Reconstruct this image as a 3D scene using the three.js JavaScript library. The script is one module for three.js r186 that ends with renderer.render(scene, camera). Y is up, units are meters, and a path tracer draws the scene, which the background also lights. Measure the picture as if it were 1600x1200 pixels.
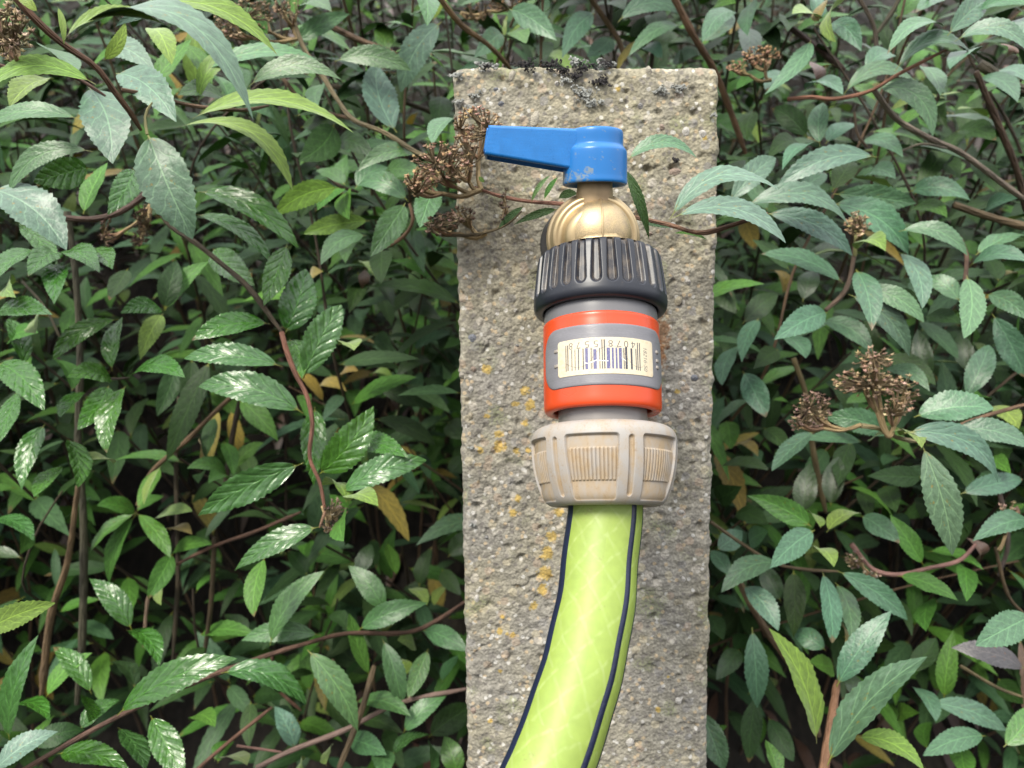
import * as THREE from 'three';
import { mergeGeometries } from 'three/addons/utils/BufferGeometryUtils.js';
import { ImprovedNoise } from 'three/addons/math/ImprovedNoise.js';

// ---------------------------------------------------------------- camera, sky, sun, exposure
const W = 1600, H = 1200, F = 1156, PITCH = THREE.MathUtils.degToRad(6.5), EYE = new THREE.Vector3(0, 0.78, 0);
const scene = new THREE.Scene();
const camera = new THREE.PerspectiveCamera(2 * Math.atan(H / 2 / F) * 180 / Math.PI, W / H, 0.01, 400);
camera.position.copy(EYE); camera.rotation.set(-PITCH, 0, 0);
camera.focus = 0.258; camera.userData.fStop = 16;
const renderer = new THREE.WebGLRenderer();
renderer.toneMapping = THREE.LinearToneMapping; renderer.toneMappingExposure = 2.15;
renderer.shadowMap.enabled = true;

let seed = 1234567;
const rnd = () => { seed = (seed * 1664525 + 1013904223) >>> 0; return seed / 4294967296; };
const rr = (a, b) => a + (b - a) * rnd();
const noise = new ImprovedNoise();
const N3 = (x, y, z) => noise.noise(x, y, z);
const fbm = (x, y, z, o = 4) => { let s = 0, a = 0.5; for (let i = 0; i < o; i++) { s += a * noise.noise(x, y, z); x *= 2.03; y *= 2.03; z *= 2.03; a *= 0.5; } return s; };
const clamp = (x, a, b) => Math.min(b, Math.max(a, x));
const sst = (a, b, x) => { const t = clamp((x - a) / (b - a), 0, 1); return t * t * (3 - 2 * t); };
const V = (x, y, z) => new THREE.Vector3(x, y, z);

{ // one even overcast sky, brighter overhead
  const w = 256, h = 128, d = new Float32Array(w * h * 4);
  for (let j = 0; j < h; j++) for (let i = 0; i < w; i++) {
    const el = ((j + 0.5) / h - 0.5) * Math.PI, az = (i / w) * Math.PI * 2;
    const s = Math.max(0, Math.sin(el)), x = Math.cos(el) * Math.cos(az), z = Math.cos(el) * Math.sin(az), y = Math.sin(el);
    const c = 1 + 0.35 * fbm(x * 2.2 + 5, y * 2.2, z * 2.2 + 1, 4);
    const L = (0.47 + 0.82 * s) * c, k = (j * w + i) * 4;
    d[k] = L * 0.975; d[k + 1] = L * 1.0; d[k + 2] = L * 1.045; d[k + 3] = 1;
  }
  const t = new THREE.DataTexture(d, w, h, THREE.RGBAFormat, THREE.FloatType);
  t.mapping = THREE.EquirectangularReflectionMapping; t.magFilter = t.minFilter = THREE.LinearFilter; t.needsUpdate = true;
  scene.background = t; scene.environment = t;
}
const sun = new THREE.DirectionalLight(new THREE.Color(1, 0.94, 0.82), 2.0);
sun.position.set(-1.1, 3.0, 1.6); sun.target.position.set(0, 0.7, -0.3);
sun.castShadow = true; sun.shadow.radius = 38; sun.shadow.mapSize.set(2048, 2048);
Object.assign(sun.shadow.camera, { left: -2, right: 2, top: 2, bottom: -2, near: 0.1, far: 12 });
scene.add(sun, sun.target);

// ---------------------------------------------------------------- helpers
const R_ = V(1, 0, 0), FW = V(0, -Math.sin(PITCH), -Math.cos(PITCH)), UPC = V(0, Math.cos(PITCH), -Math.sin(PITCH));
// a photo pixel at a chosen depth (metres along the lens axis)
const at = (px, py, Z) => EYE.clone().addScaledVector(FW, Z).addScaledVector(R_, (px - 800) / F * Z).addScaledVector(UPC, (600 - py) / F * Z);
const POST_D = 0.325;
const onPost = (px, py, off = 0) => at(px, py, (POST_D - off) / (Math.cos(PITCH) + (600 - py) / F * Math.sin(PITCH)));
const names = {};
const numbered = (n) => { names[n] = (names[n] ?? -1) + 1; return names[n] ? `${n}_${String(names[n]).padStart(3, '0')}` : n; };
function thing(name, label, category, group) { const o = new THREE.Group(); o.name = numbered(name); o.userData = { label, category }; if (group) o.userData.group = group; scene.add(o); return o; }
function part(name, geo, m, parent, label) { const o = new THREE.Mesh(geo, m); o.name = name; o.castShadow = o.receiveShadow = true; if (label) o.userData.label = label; parent.add(o); return o; }
function geo(pos, idx, uv, col) {
  const g = new THREE.BufferGeometry();
  g.setAttribute('position', new THREE.Float32BufferAttribute(pos, 3));
  if (uv) g.setAttribute('uv', new THREE.Float32BufferAttribute(uv, 2));
  if (col) g.setAttribute('color', new THREE.Float32BufferAttribute(col, 3));
  g.setIndex(idx); g.computeVertexNormals(); return g;
}
// sweep of a round section along points; radii per point
function tube(pts, rad, seg = 8, step = 0.006, col) {
  const c = new THREE.CatmullRomCurve3(pts, false, 'centripetal'), L = c.getLength(), n = Math.max(4, Math.ceil(L / step));
  const P = c.getSpacedPoints(n), pos = [], idx = [], uv = [], cl = [];
  let T = P[1].clone().sub(P[0]).normalize(), nrm = V(0, 0, 1).addScaledVector(T, -T.z); if (nrm.lengthSq() < 1e-4) nrm = V(1, 0, 0); nrm.normalize();
  for (let i = 0; i <= n; i++) {
    T = P[Math.min(n, i + 1)].clone().sub(P[Math.max(0, i - 1)]).normalize(); nrm.addScaledVector(T, -nrm.dot(T)).normalize();
    const b = T.clone().cross(nrm), f = i / n * (rad.length - 1), k = Math.min(rad.length - 2, Math.floor(f)), r0 = rad.length > 1 ? rad[k] + (rad[k + 1] - rad[k]) * (f - k) : rad[0], kn = col ? 1 + 0.16 * N3(P[i].x * 160, P[i].y * 160, P[i].z * 160) + 0.22 * Math.pow(Math.max(0, N3(P[i].x * 60 + 7, P[i].y * 60, P[i].z * 60)), 2) * 4 : 1, r = r0 * kn, cs = col ? 1 + 0.5 * N3(P[i].x * 90, P[i].y * 90 + 3, P[i].z * 90) : 1;
    for (let j = 0; j <= seg; j++) {
      const a = j / seg * Math.PI * 2, x = Math.cos(a) * r, y = Math.sin(a) * r;
      pos.push(P[i].x + nrm.x * x + b.x * y, P[i].y + nrm.y * x + b.y * y, P[i].z + nrm.z * x + b.z * y); uv.push(j / seg, i * L / n * 20);
      if (col) { const q = cs * (1 + 0.45 * N3(P[i].x * 300 + a, P[i].y * 300, P[i].z * 300 + 2 * Math.sin(a))); cl.push(col[0] * q, col[1] * q, col[2] * q); }
    }
  }
  for (let i = 0; i < n; i++) for (let j = 0; j < seg; j++) { const a = i * (seg + 1) + j, b = a + seg + 1; idx.push(a, a + 1, b, a + 1, b + 1, b); }
  for (const [ring, flip] of [[0, 1], [n, 0]]) { const c0 = pos.length / 3, p = P[ring]; pos.push(p.x, p.y, p.z); uv.push(0, 0); if (col) cl.push(...col); for (let j = 0; j < seg; j++) { const a = ring * (seg + 1) + j; flip ? idx.push(c0, a + 1, a) : idx.push(c0, a, a + 1); } }
  return geo(pos, idx, uv, col ? cl : null);
}
// surface of revolution about y whose radius may vary: prof = [[y, r], ...]; mod(theta, y, r) gives the radius
function revolve(prof, nt, ny, mod, colf, t0 = -Math.PI, t1 = Math.PI) {
  const ys = []; let len = [0]; for (let i = 1; i < prof.length; i++) len.push(len[i - 1] + Math.hypot(prof[i][0] - prof[i - 1][0], prof[i][1] - prof[i - 1][1]));
  const tot = len[len.length - 1], pos = [], idx = [], uv = [], col = [];
  for (let i = 0; i <= ny; i++) { const d = i / ny * tot; let k = 0; while (k < len.length - 2 && len[k + 1] < d) k++; const f = (d - len[k]) / Math.max(1e-9, len[k + 1] - len[k]); ys.push([prof[k][0] + f * (prof[k + 1][0] - prof[k][0]), prof[k][1] + f * (prof[k + 1][1] - prof[k][1])]); }
  for (let i = 0; i <= ny; i++) for (let j = 0; j <= nt; j++) {
    const th = t0 + (t1 - t0) * j / nt, [y, r0] = ys[i], r = mod ? mod(th, y, r0) : r0;
    pos.push(r * Math.sin(th), y, r * Math.cos(th)); uv.push(th * 0.02, y);
    if (colf) col.push(...colf(th, y, r));
  }
  for (let i = 0; i < ny; i++) for (let j = 0; j < nt; j++) { const a = i * (nt + 1) + j, b = a + nt + 1; idx.push(a, b, a + 1, a + 1, b, b + 1); }
  return geo(pos, idx, uv, colf ? col : null);
}
const smoothProfile = (p, n = 40) => { const c = new THREE.CatmullRomCurve3(p.map(([y, r]) => V(r, y, 0)), false, 'centripetal'); return c.getPoints(n).map((v) => [v.y, v.x]); };
function tex(w, h, f, srgb, wrap = THREE.RepeatWrapping) {
  const d = new Uint8Array(w * h * 4);
  for (let j = 0; j < h; j++) for (let i = 0; i < w; i++) { const c = f((i + 0.5) / w, (j + 0.5) / h, i, j), k = (j * w + i) * 4; d[k] = clamp(c[0] * 255, 0, 255); d[k + 1] = clamp(c[1] * 255, 0, 255); d[k + 2] = clamp(c[2] * 255, 0, 255); d[k + 3] = 255; }
  const t = new THREE.DataTexture(d, w, h); t.magFilter = THREE.LinearFilter; t.minFilter = THREE.LinearMipmapLinearFilter; t.generateMipmaps = true; t.wrapS = t.wrapT = wrap; if (srgb) t.colorSpace = THREE.SRGBColorSpace; t.needsUpdate = true; return t;
}
const lin = (r, g, b) => new THREE.Color().setRGB(r, g, b);
const std = (o) => new THREE.MeshStandardMaterial(o), phy = (o) => new THREE.MeshPhysicalMaterial(o);

// ---------------------------------------------------------------- ground: a flat bed that rises into a soil bank behind the post
const bank = (x, z) => { const d = -z; const b = d < 0.5 ? 0 : d < 0.9 ? 0.5 * sst(0.45, 1.05, d) * 0.9 : 0; const h = d < 0.45 ? 0 : d < 2.2 ? 1.75 * sst(0.2, 2.2, d) - 1.75 * sst(0.2, 2.2, 0.45) : 1.66 + 0.06 * Math.min(4, d - 2.2); return Math.max(0, h) + (d > 0.3 && d < 6 ? 0.05 * N3(x * 3, z * 3, 0.5) + 0.02 * N3(x * 9, z * 9, 1.5) : 0.01 * N3(x * 4, z * 4, 2)); };
const soilMap = tex(512, 512, (u, v) => { const X = u * 16, Y = v * 16; const a = 0.5 + 0.6 * fbm(X, Y, 3, 5), g = fbm(X * 6, Y * 6, 7, 2); const l = 0.085 + 0.07 * a + 0.09 * g; return [l * 1.1, l * 0.98, l * 0.8]; }, true);
const soilBump = tex(512, 512, (u, v) => { const l = 0.5 + 0.9 * fbm(u * 24, v * 24, 9, 4); return [l, l, l]; });
const groundMat = std({ map: soilMap, bumpMap: soilBump, bumpScale: 0.008, roughness: 1 });
{
  const xs = [], zs = []; const ax = (lo, hi, n) => Array.from({ length: n }, (_, i) => lo + (hi - lo) * i / n);
  xs.push(-150, -60, -20, -8, -4, ...ax(-2.5, 2.5, 100), 2.5, 4, 8, 20, 60, 150);
  zs.push(150, 60, 20, 8, 3, 1, ...ax(0, -3, 80), -3, -5, -9, -20, -60, -150);
  const pos = [], uv = [], idx = [];
  for (const z of zs) for (const x of xs) { pos.push(x, bank(x, z), z); uv.push(x / 0.8, z / 0.8); }
  for (let i = 0; i < zs.length - 1; i++) for (let j = 0; j < xs.length - 1; j++) { const a = i * xs.length + j, b = a + xs.length; idx.push(a, a + 1, b, a + 1, b + 1, b); }
  const g = part('ground', geo(pos, idx, uv), groundMat, scene); g.userData = { kind: 'structure', label: 'dark bare soil bed rising into a bank under the shrubs', category: 'ground' };
}

// ---------------------------------------------------------------- concrete post
const PW = 0.1125, PDEP = 0.10, PTOP = onPost(917, 103).y, PX = onPost(917.5, 470).x;
const TW = 512, TH = 1536, TSPAN = TH / TW * PW; // texture covers TSPAN metres of height
const lichen = [[759, 576, 9], [818, 612, 9], [826, 633, 9], [803, 631, 6], [759, 649, 6], [777, 678, 8], [779, 698, 11], [748, 703, 6], [818, 661, 6], [803, 705, 6], [823, 704, 6], [805, 778, 6], [797, 802, 7], [857, 838, 9], [850, 865, 12], [846, 896, 13], [844, 922, 11], [828, 947, 8], [779, 964, 4], [774, 987, 6], [795, 992, 5], [786, 990, 4], [775, 1048, 4], [758, 1127, 4], [1021, 1110, 5], [1037, 1058, 3], [970, 140, 4], [1057, 612, 5], [1104, 216, 4], [870, 800, 8], [860, 770, 6]].map(([x, y, r]) => { const p = onPost(x, y); return [p.x, p.y, r * 0.00029]; });
const rust = [[1035, 520, 16, 34], [1030, 560, 12, 26], [928, 205, 5, 16]].map(([x, y, rx, ry]) => { const p = onPost(x, y); return [p.x, p.y, rx * 0.00029, ry * 0.00029]; });
const cell = (x, y, s) => { // nearest grain of a jittered grid: [distance, id]
  const X = x / s, Y = y / s, i0 = Math.floor(X), j0 = Math.floor(Y); let best = 9, id = 0;
  for (let i = i0 - 1; i <= i0 + 1; i++) for (let j = j0 - 1; j <= j0 + 1; j++) { let h = (i * 374761393 + j * 668265263) | 0; h = Math.imul(h ^ (h >>> 13), 1274126177); h ^= h >>> 16; const a = ((h & 1023) / 1023), b = ((h >>> 10) & 1023) / 1023, d = Math.hypot(X - i - a, Y - j - b); if (d < best) { best = d; id = (h >>> 20) & 1023; } }
  return [best, id / 1023];
};
const postCol = (u, v) => {
  const x = PX - PW / 2 + u * PW, y = PTOP - TSPAN + v * TSPAN;
  const n1 = fbm(x * 90, y * 90, 1, 4), n2 = fbm(x * 900, y * 900, 5, 2), n3 = fbm(x * 300, y * 300, 8, 3);
  const warm = clamp(0.45 + 1.1 * fbm(x * 25, y * 25, 4, 3) + 0.5 * sst(PTOP - 0.13, PTOP - 0.02, y), 0, 1);
  let l = 0.535 + 0.14 * n1 + 0.2 * n2 + 0.15 * n3;
  let c = [l * (1.0 + 0.04 * warm), l * (0.975 + 0.02 * warm), l * (0.935 - 0.085 * warm)];
  const [d, id] = cell(x, y, 0.0021); if (d < 0.42) { const t = id < 0.07 ? [0.82, 0.81, 0.79] : id < 0.26 ? [0.45, 0.43, 0.41] : id < 0.36 ? [0.74, 0.65, 0.52] : null; if (t) for (let k = 0; k < 3; k++) c[k] = c[k] * 0.35 + t[k] * 0.65; }
  const [d2, id2] = cell(x + 3, y + 7, 0.0065); if (d2 < 0.3 + 0.12 * n3 && id2 < 0.42) { const t = id2 < 0.12 ? [0.63, 0.56, 0.49] : id2 < 0.22 ? [0.74, 0.71, 0.66] : id2 < 0.32 ? [0.52, 0.51, 0.5] : [0.7, 0.66, 0.56]; for (let k = 0; k < 3; k++) c[k] = c[k] * 0.4 + t[k] * (0.6 + 0.1 * n2); }
  const gr = fbm(x * 60 + 3, y * 60, 12, 3); if (gr > 0.16) { const a = Math.min(1, (gr - 0.16) * 6) * 0.35 * sst(-0.1, 0.2, n2 + 0.1); c = [c[0] * (1 - a) + 0.45 * a, c[1] * (1 - a) + 0.5 * a, c[2] * (1 - a) + 0.3 * a]; }
  for (const [lx, ly, r] of lichen) { const q = Math.hypot(x - lx, y - ly) / r + 0.9 * n3 + 0.8 * n2; if (q < 1) { const a = 0.72 * sst(1, 0.6, q) * (0.75 + 0.5 * n2); c = [c[0] * (1 - a) + 0.78 * a, c[1] * (1 - a) + 0.62 * a, c[2] * (1 - a) + 0.22 * a]; } }
  for (const [lx, ly, rx, ry] of rust) { const q = Math.hypot((x - lx) / rx, (y - ly) / ry) + 1.2 * n3 + 0.7 * n2; if (q < 1) { const a = 0.45 * sst(1, 0.3, q); c = [c[0] * (1 - a) + 0.5 * a, c[1] * (1 - a) + 0.28 * a, c[2] * (1 - a) + 0.13 * a]; } }
  return c;
};
const postMap = tex(TW, TH, postCol, true, THREE.MirroredRepeatWrapping);
const postBump = tex(TW, TH, (u, v) => { const x = u * PW, y = v * TSPAN; const l = 0.5 + 0.55 * fbm(x * 800, y * 800, 2, 3) + 0.25 * fbm(x * 250, y * 250, 6, 2); return [l, l, l]; }, false, THREE.MirroredRepeatWrapping);
const postMat = std({ map: postMap, bumpMap: postBump, bumpScale: 0.0009, roughness: 0.95 });
const relief = (x, y, z) => { const n = 0.0009 * fbm(x * 330, y * 330, z * 330, 3) + 0.0008 * fbm(x * 70, y * 70, z * 70, 2); const p = N3(x * 210 + 9, y * 210, z * 210); const [d, id] = cell(x + 3 + z, y + 7, 0.0065); return n - (p > 0.36 ? (p - 0.36) * 0.006 : 0) + (id < 0.42 && d < 0.34 ? 0.0007 * (1 - d / 0.34) : 0); };
const post = thing('concrete_post', 'weathered grey beige concrete post standing among the shrubs with yellow lichen', 'post');
{
  const per = [], hw = PW / 2, cr = 0.0035; // cross-section loop: [x, z, nx, nz], front first
  const line = (x0, z0, x1, z1, n, nx, nz) => { for (let i = 0; i < n; i++) per.push([x0 + (x1 - x0) * i / n, z0 + (z1 - z0) * i / n, nx, nz]); };
  const arc = (cx, cz, a0, n) => { for (let i = 0; i < n; i++) { const a = a0 - Math.PI / 2 * i / n; per.push([cx + cr * Math.cos(a), cz + cr * Math.sin(a), Math.cos(a), Math.sin(a)]); } };
  line(-hw + cr, 0, hw - cr, 0, 150, 0, 1); arc(hw - cr, -cr, Math.PI / 2, 7);
  line(hw, -cr, hw, -PDEP + cr, 40, 1, 0); arc(hw - cr, -PDEP + cr, 0, 3);
  line(hw - cr, -PDEP, -hw + cr, -PDEP, 30, 0, -1); arc(-hw + cr, -PDEP + cr, -Math.PI / 2, 3);
  line(-hw, -PDEP + cr, -hw, -cr, 40, -1, 0); arc(-hw + cr, -cr, -Math.PI, 7);
  const ys = [], yb = onPost(900, 1215).y; for (let y = PTOP - cr; y > yb; y -= 0.00072) ys.push(y); for (let y = yb; y > -0.05; y -= 0.008) ys.push(y); ys.push(-0.05);
  const pos = [], uv = [], idx = [], n = per.length, lean = (y) => (y - 0.78) * -0.012;
  const put = (x, y, z, nx, ny, nz) => { const e = relief(x, y, z) + (ny !== 0 || Math.abs(nx) > 0.2 ? 0.0009 * N3(x * 120, y * 120, z * 120) : 0); pos.push(PX + x + nx * e + lean(y), y + ny * e, -POST_D + z + nz * e); uv.push((x + hw + (Math.abs(nx) > 0.9 ? z : 0)) / PW, (y - (PTOP - TSPAN)) / TSPAN); };
  // top: two rings rounding over, then closed
  for (const [ins, dy] of [[0.05, cr], [0.02, cr], [0.008, cr], [cr, cr], [cr * 0.3, cr * 0.72]]) for (const [x, z, nx, nz] of per) { const cx = 0, cz = -PDEP / 2; const fx = 1 - ins / (PW / 2), fz = 1 - ins / (PDEP / 2); put(x * fx, PTOP - cr + dy, cz + (z - cz) * fz, 0, 1, 0); }
  for (const y of ys) for (const [x, z, nx, nz] of per) put(x, y, z, nx, 0, nz);
  const rows = 5 + ys.length; for (let i = 0; i < rows - 1; i++) for (let j = 0; j < n; j++) { const a = i * n + j, b = i * n + (j + 1) % n; idx.push(a, a + n, b, b, a + n, b + n); }
  const c0 = pos.length / 3; pos.push(PX, PTOP, -POST_D - PDEP / 2); uv.push(0.5, 1); for (let j = 0; j < n; j++) idx.push(c0, j, (j + 1) % n);
  part('post_body', geo(pos, idx, uv), postMat, post);
  // rounded stones of the aggregate that show at the face
  const stone = new THREE.IcosahedronGeometry(1, 2); { const p = stone.attributes.position; for (let i = 0; i < p.count; i++) { const x = p.getX(i), y = p.getY(i), z = p.getZ(i), k = 1 + 0.22 * N3(x * 1.3, y * 1.3, z * 1.3 + 4); p.setXYZ(i, x * k, y * k, z * k); } stone.computeVertexNormals(); }
  const sc = [[0.4, 0.31, 0.25], [0.46, 0.42, 0.34], [0.3, 0.29, 0.28], [0.58, 0.55, 0.5], [0.42, 0.37, 0.27], [0.2, 0.21, 0.24]].map((c) => std({ color: lin(...c), roughness: 0.85, bumpMap: soilBump, bumpScale: 0.0006 }));
  const spots = [[748, 405, 5, 4, 1], [836, 185, 9, 16, 1], [800, 118, 7, 10, 1], [783, 162, 7, 5, 5], [775, 140, 7, 5, 5], [1055, 268, 13, 7, 0], [1072, 205, 8, 9, 3], [1098, 208, 8, 8, 3], [1034, 198, 6, 6, 0], [764, 560, 6, 4, 1], [740, 576, 6, 6, 0], [738, 528, 10, 9, 5], [808, 540, 5, 4, 2], [736, 608, 5, 7, 3], [1085, 590, 8, 6, 5], [1066, 600, 7, 6, 3], [1075, 625, 6, 6, 3], [1060, 470, 7, 10, 4], [1040, 655, 8, 7, 3], [1000, 165, 7, 7, 2], [1014, 110, 6, 8, 1], [1108, 340, 7, 7, 3], [1075, 440, 6, 5, 3], [760, 840, 5, 4, 2], [1065, 800, 7, 5, 3], [770, 870, 6, 5, 3], [758, 745, 6, 5, 1], [735, 650, 6, 8, 4], [740, 1110, 6, 7, 0], [745, 935, 6, 9, 3], [1085, 960, 6, 5, 1], [1060, 1095, 7, 8, 3], [985, 1160, 9, 10, 3], [1050, 740, 6, 8, 0], [1068, 905, 6, 8, 3], [1052, 350, 6, 4, 3], [1015, 365, 7, 4, 0], [870, 130, 6, 5, 3]];
  for (const [px, py, a, b, k] of spots) { const p = onPost(px, py), s = part('stone', stone, sc[k], post); s.position.set(p.x, p.y, p.z - 0.0008); s.scale.set(a * 0.00024, b * 0.00024, 0.0016); s.rotation.z = rr(-0.5, 0.5); }
  // tufts of dark moss and pale crusty lichen along the top edge and on the upper face
  const tuft = (px, py, r, n, col, off) => { const gs = []; const c = onPost(px, py, off); for (let i = 0; i < n * 1.7; i++) { const a = rr(0, 6.28), q = Math.pow(rnd(), 0.8) * r * (1 + 0.5 * Math.sin(a * 3 + px)), g = new THREE.IcosahedronGeometry(1, 0); const p = g.attributes.position; for (let k = 0; k < p.count; k++) { const x = p.getX(k), y = p.getY(k), z = p.getZ(k), w = 1 + 0.7 * N3(x * 3 + i, y * 3, z * 3); p.setXYZ(k, x * w, y * w, z * w); } g.scale(rr(0.00015, 0.0006), rr(0.0002, 0.0008), rr(0.00015, 0.0005)); g.rotateZ(rr(0, 3)); g.translate(c.x + q * Math.cos(a), c.y + q * Math.sin(a) * 0.5, c.z + rr(-0.0004, 0.0012)); const v = rr(0.6, 1.4); const ca = new Float32Array(p.count * 3); for (let k = 0; k < p.count; k++) { ca[k * 3] = col[0] * v; ca[k * 3 + 1] = col[1] * v; ca[k * 3 + 2] = col[2] * v; } g.setAttribute('color', new THREE.BufferAttribute(ca, 3)); g.computeVertexNormals(); gs.push(g); } return gs; };
  const mossMat = std({ vertexColors: true, roughness: 1 });
  const dark = [0.03, 0.027, 0.028], pale = [0.27, 0.275, 0.255], black = (s) => s.flatMap(([x, y, r, n]) => tuft(x, y, r * 0.00029, n, dark, 0.0012));
  part('moss', mergeGeometries(black([[940, 128, 13, 80], [912, 106, 16, 60], [860, 102, 14, 60], [822, 101, 16, 70], [948, 100, 9, 50], [880, 110, 12, 40], [760, 104, 9, 30], [1056, 250, 5, 30], [926, 200, 4, 25], [818, 200, 3, 12], [899, 118, 10, 40]])), mossMat, post).userData.kind = 'stuff';
  part('lichen_crust', mergeGeometries([[715, 118, 10, 40], [716, 160, 7, 40], [755, 103, 12, 45], [735, 170, 14, 30], [912, 145, 18, 70], [925, 160, 14, 50], [1062, 138, 10, 60], [1034, 142, 10, 45], [944, 101, 12, 60], [900, 96, 12, 40], [740, 150, 12, 18], [772, 104, 8, 20], [738, 820, 4, 12], [736, 700, 4, 10], [1115, 180, 5, 16], [882, 125, 9, 30]].flatMap(([x, y, r, n]) => tuft(x, y, r * 0.00029, n, pale, 0.001))), mossMat, post).userData.kind = 'stuff';
}

// ---------------------------------------------------------------- tap
const brassBump = tex(256, 256, (u, v) => { const l = 0.5 + 0.8 * fbm(u * 60, v * 60, 2, 3); return [l, l, l]; });
const brassMap = tex(256, 256, (u, v) => { const n = fbm(u * 6, v * 6, 4, 4), g = fbm(u * 50, v * 50, 9, 2); const a = clamp(0.5 + 1.2 * n, 0, 1), l = 0.92 + 0.25 * g; return [(0.84 - 0.1 * a) * l, (0.74 - 0.08 * a) * l, (0.56 - 0.02 * a) * l]; }, true);
const brass = std({ map: brassMap, bumpMap: brassBump, bumpScale: 0.00008, metalness: 0.75, roughness: 0.42 });
const scuff = tex(512, 512, (u, v) => { const n = fbm(u * 5, v * 5, 3, 5), g = fbm(u * 60, v * 60, 6, 2), s = fbm(u * 3, v * 70, 8, 3); const a = clamp(0.25 + 0.9 * n + 0.5 * g, 0, 1); const l = 0.86 + 0.12 * a + 0.05 * s; return [l, l, l]; }, true);
const scuffR = tex(256, 256, (u, v) => { const l = 0.75 + 0.5 * fbm(u * 8, v * 8, 13, 4); return [l, l, l]; });
const tap = thing('garden_tap', 'brass garden tap with blue lever handle fixed to the concrete post', 'tap');
const BALL = at(928, 372, 0.2625); tap.position.copy(BALL); tap.rotation.x = 0.03;
{
  const mm = 0.001, rotZ = (g) => g.rotateX(Math.PI / 2); // y axis of a revolved part -> z (towards the camera)
  // body: stepped disc behind, bulbous elbow in front turning down into the spout
  const disc = rotZ(revolve(smoothProfile([[-14, 11], [-13.5, 14.5], [-12, 16], [-7, 16.2], [-4.5, 16.1], [-3.6, 15.2], [-2.6, 15.2], [-1.8, 14.9], [0.4, 14.7], [1.2, 14.2], [1.5, 13.5], [1.3, 12.8], [1.6, 12.0], [3, 11.2], [6, 10.2], [7.4, 8.6], [7.6, 4]].map(([y, r]) => [y * mm, r * mm]), 80), 96, 80));
  disc.scale(1.02, 1.0, 1); disc.translate(0, 0, 0.0035);
  const bend = [V(0, 0.0, -0.008), V(0, 0, 0), V(0, -0.0015, 0.0035), V(0, -0.006, 0.0055), V(0, -0.014, 0.0045)];
  const dome = new THREE.SphereGeometry(0.0116, 64, 40); dome.scale(1.0, 1.05, 0.86); dome.translate(0.001, 0.0006, 0.0045); { const u = dome.attributes.uv; for (let i = 0; i < u.count; i++) u.setXY(i, u.getX(i) * 4, u.getY(i) * 2); }
  const spout = tube([V(0.001, 0, 0.0035), V(0.0016, -0.008, 0.004), V(0.0026, -0.02, 0.006)], [0.0112, 0.012, 0.0145], 40, 0.001);
  const seam = tube([...Array(14).keys()].map((i) => { const a = 1.5 - i * 0.16; return V(0.0014, 0.0006 + 0.0122 * Math.sin(a), 0.0045 + 0.01 * Math.cos(a)); }), [0.0004], 8, 0.0008);
  part('tap_body', mergeGeometries([disc, dome, spout, seam]), brass, tap);
  const inlet = rotZ(revolve([[-70, 10], [-22, 10], [-21.5, 13.5], [-14, 13.5], [-13, 11.5], [-10, 11]].map(([y, r]) => [y * mm, r * mm]), 6 * 12, 40, (t, y, r) => y > -0.0218 && y < -0.0138 ? 0.0125 / Math.cos(((t + Math.PI) % (Math.PI / 3)) - Math.PI / 6) * 0.98 : r));
  part('inlet_pipe', inlet, brass, tap);
  part('dark_disc', rotZ(revolve([[-57, 0], [-57, 17], [-54.5, 17], [-54, 16], [-54, 9]].map(([y, r]) => [y * mm, r * mm]), 48, 30)), std({ color: lin(0.025, 0.024, 0.023), roughness: 0.7 }), tap);  // plain near-black disc round the inlet at the post face
  part('stem', revolve([[11, 6.5], [16, 6.4], [17, 6.2], [26, 6.2], [27, 0.1]].map(([y, r]) => [y * mm, r * mm]), 40, 24), std({ map: brassMap, bumpMap: brassBump, bumpScale: 0.0001, color: lin(0.8, 0.75, 0.72), metalness: 0.6, roughness: 0.5 }), tap);
  // handle: hollow cap and a lever with a hollow underside; faded paint is flecked with grey at the join
  const blue = [0.022, 0.215, 0.62], worn = [0.27, 0.33, 0.35];
  // chalky worn flecks with hard edges round the join of cap and lever, as the photograph shows; plain blue elsewhere
  const paint = (g, f) => { const p = g.attributes.position, c = new Float32Array(p.count * 3); for (let i = 0; i < p.count; i++) { const x = p.getX(i), y = p.getY(i), z = p.getZ(i), n = fbm(x * 330, y * 330, z * 330, 4) + 0.7 * fbm(x * 1500, y * 1500, z * 1500, 2), a = !f ? 0 : f(x, y, z) && n > -0.02 ? 0.55 + 0.3 * Math.min(1, n * 4) : n > 0.42 ? 0.4 : 0; for (let q = 0; q < 3; q++) c[i * 3 + q] = blue[q] * (1 - a) + worn[q] * a; } g.setAttribute('color', new THREE.BufferAttribute(c, 3)); return g; };
  const capP = smoothProfile([[22, 6.3], [19.2, 9.6], [18.4, 10.2], [18.2, 10.9], [18.7, 11.25], [20.8, 11.2], [28.6, 11], [29.6, 10.8], [31.2, 9.7], [32, 9.6], [35.5, 9.5], [36.3, 9.2], [36.7, 8.2], [36.8, 0.05]].map(([y, r]) => [y * mm, r * mm]), 120);
  const cap = paint(revolve(capP, 180, 160), (x, y, z) => y < 0.0235 + 0.003 * N3(x * 200, y * 200, 4) && x < -0.0015 && z > 0);
  const bx = (w, h, d, x, y, z, n = 12) => { const g = new THREE.BoxGeometry(w, h, d, n * 3, n, n); g.translate(x, y, z); return g; };
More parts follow.
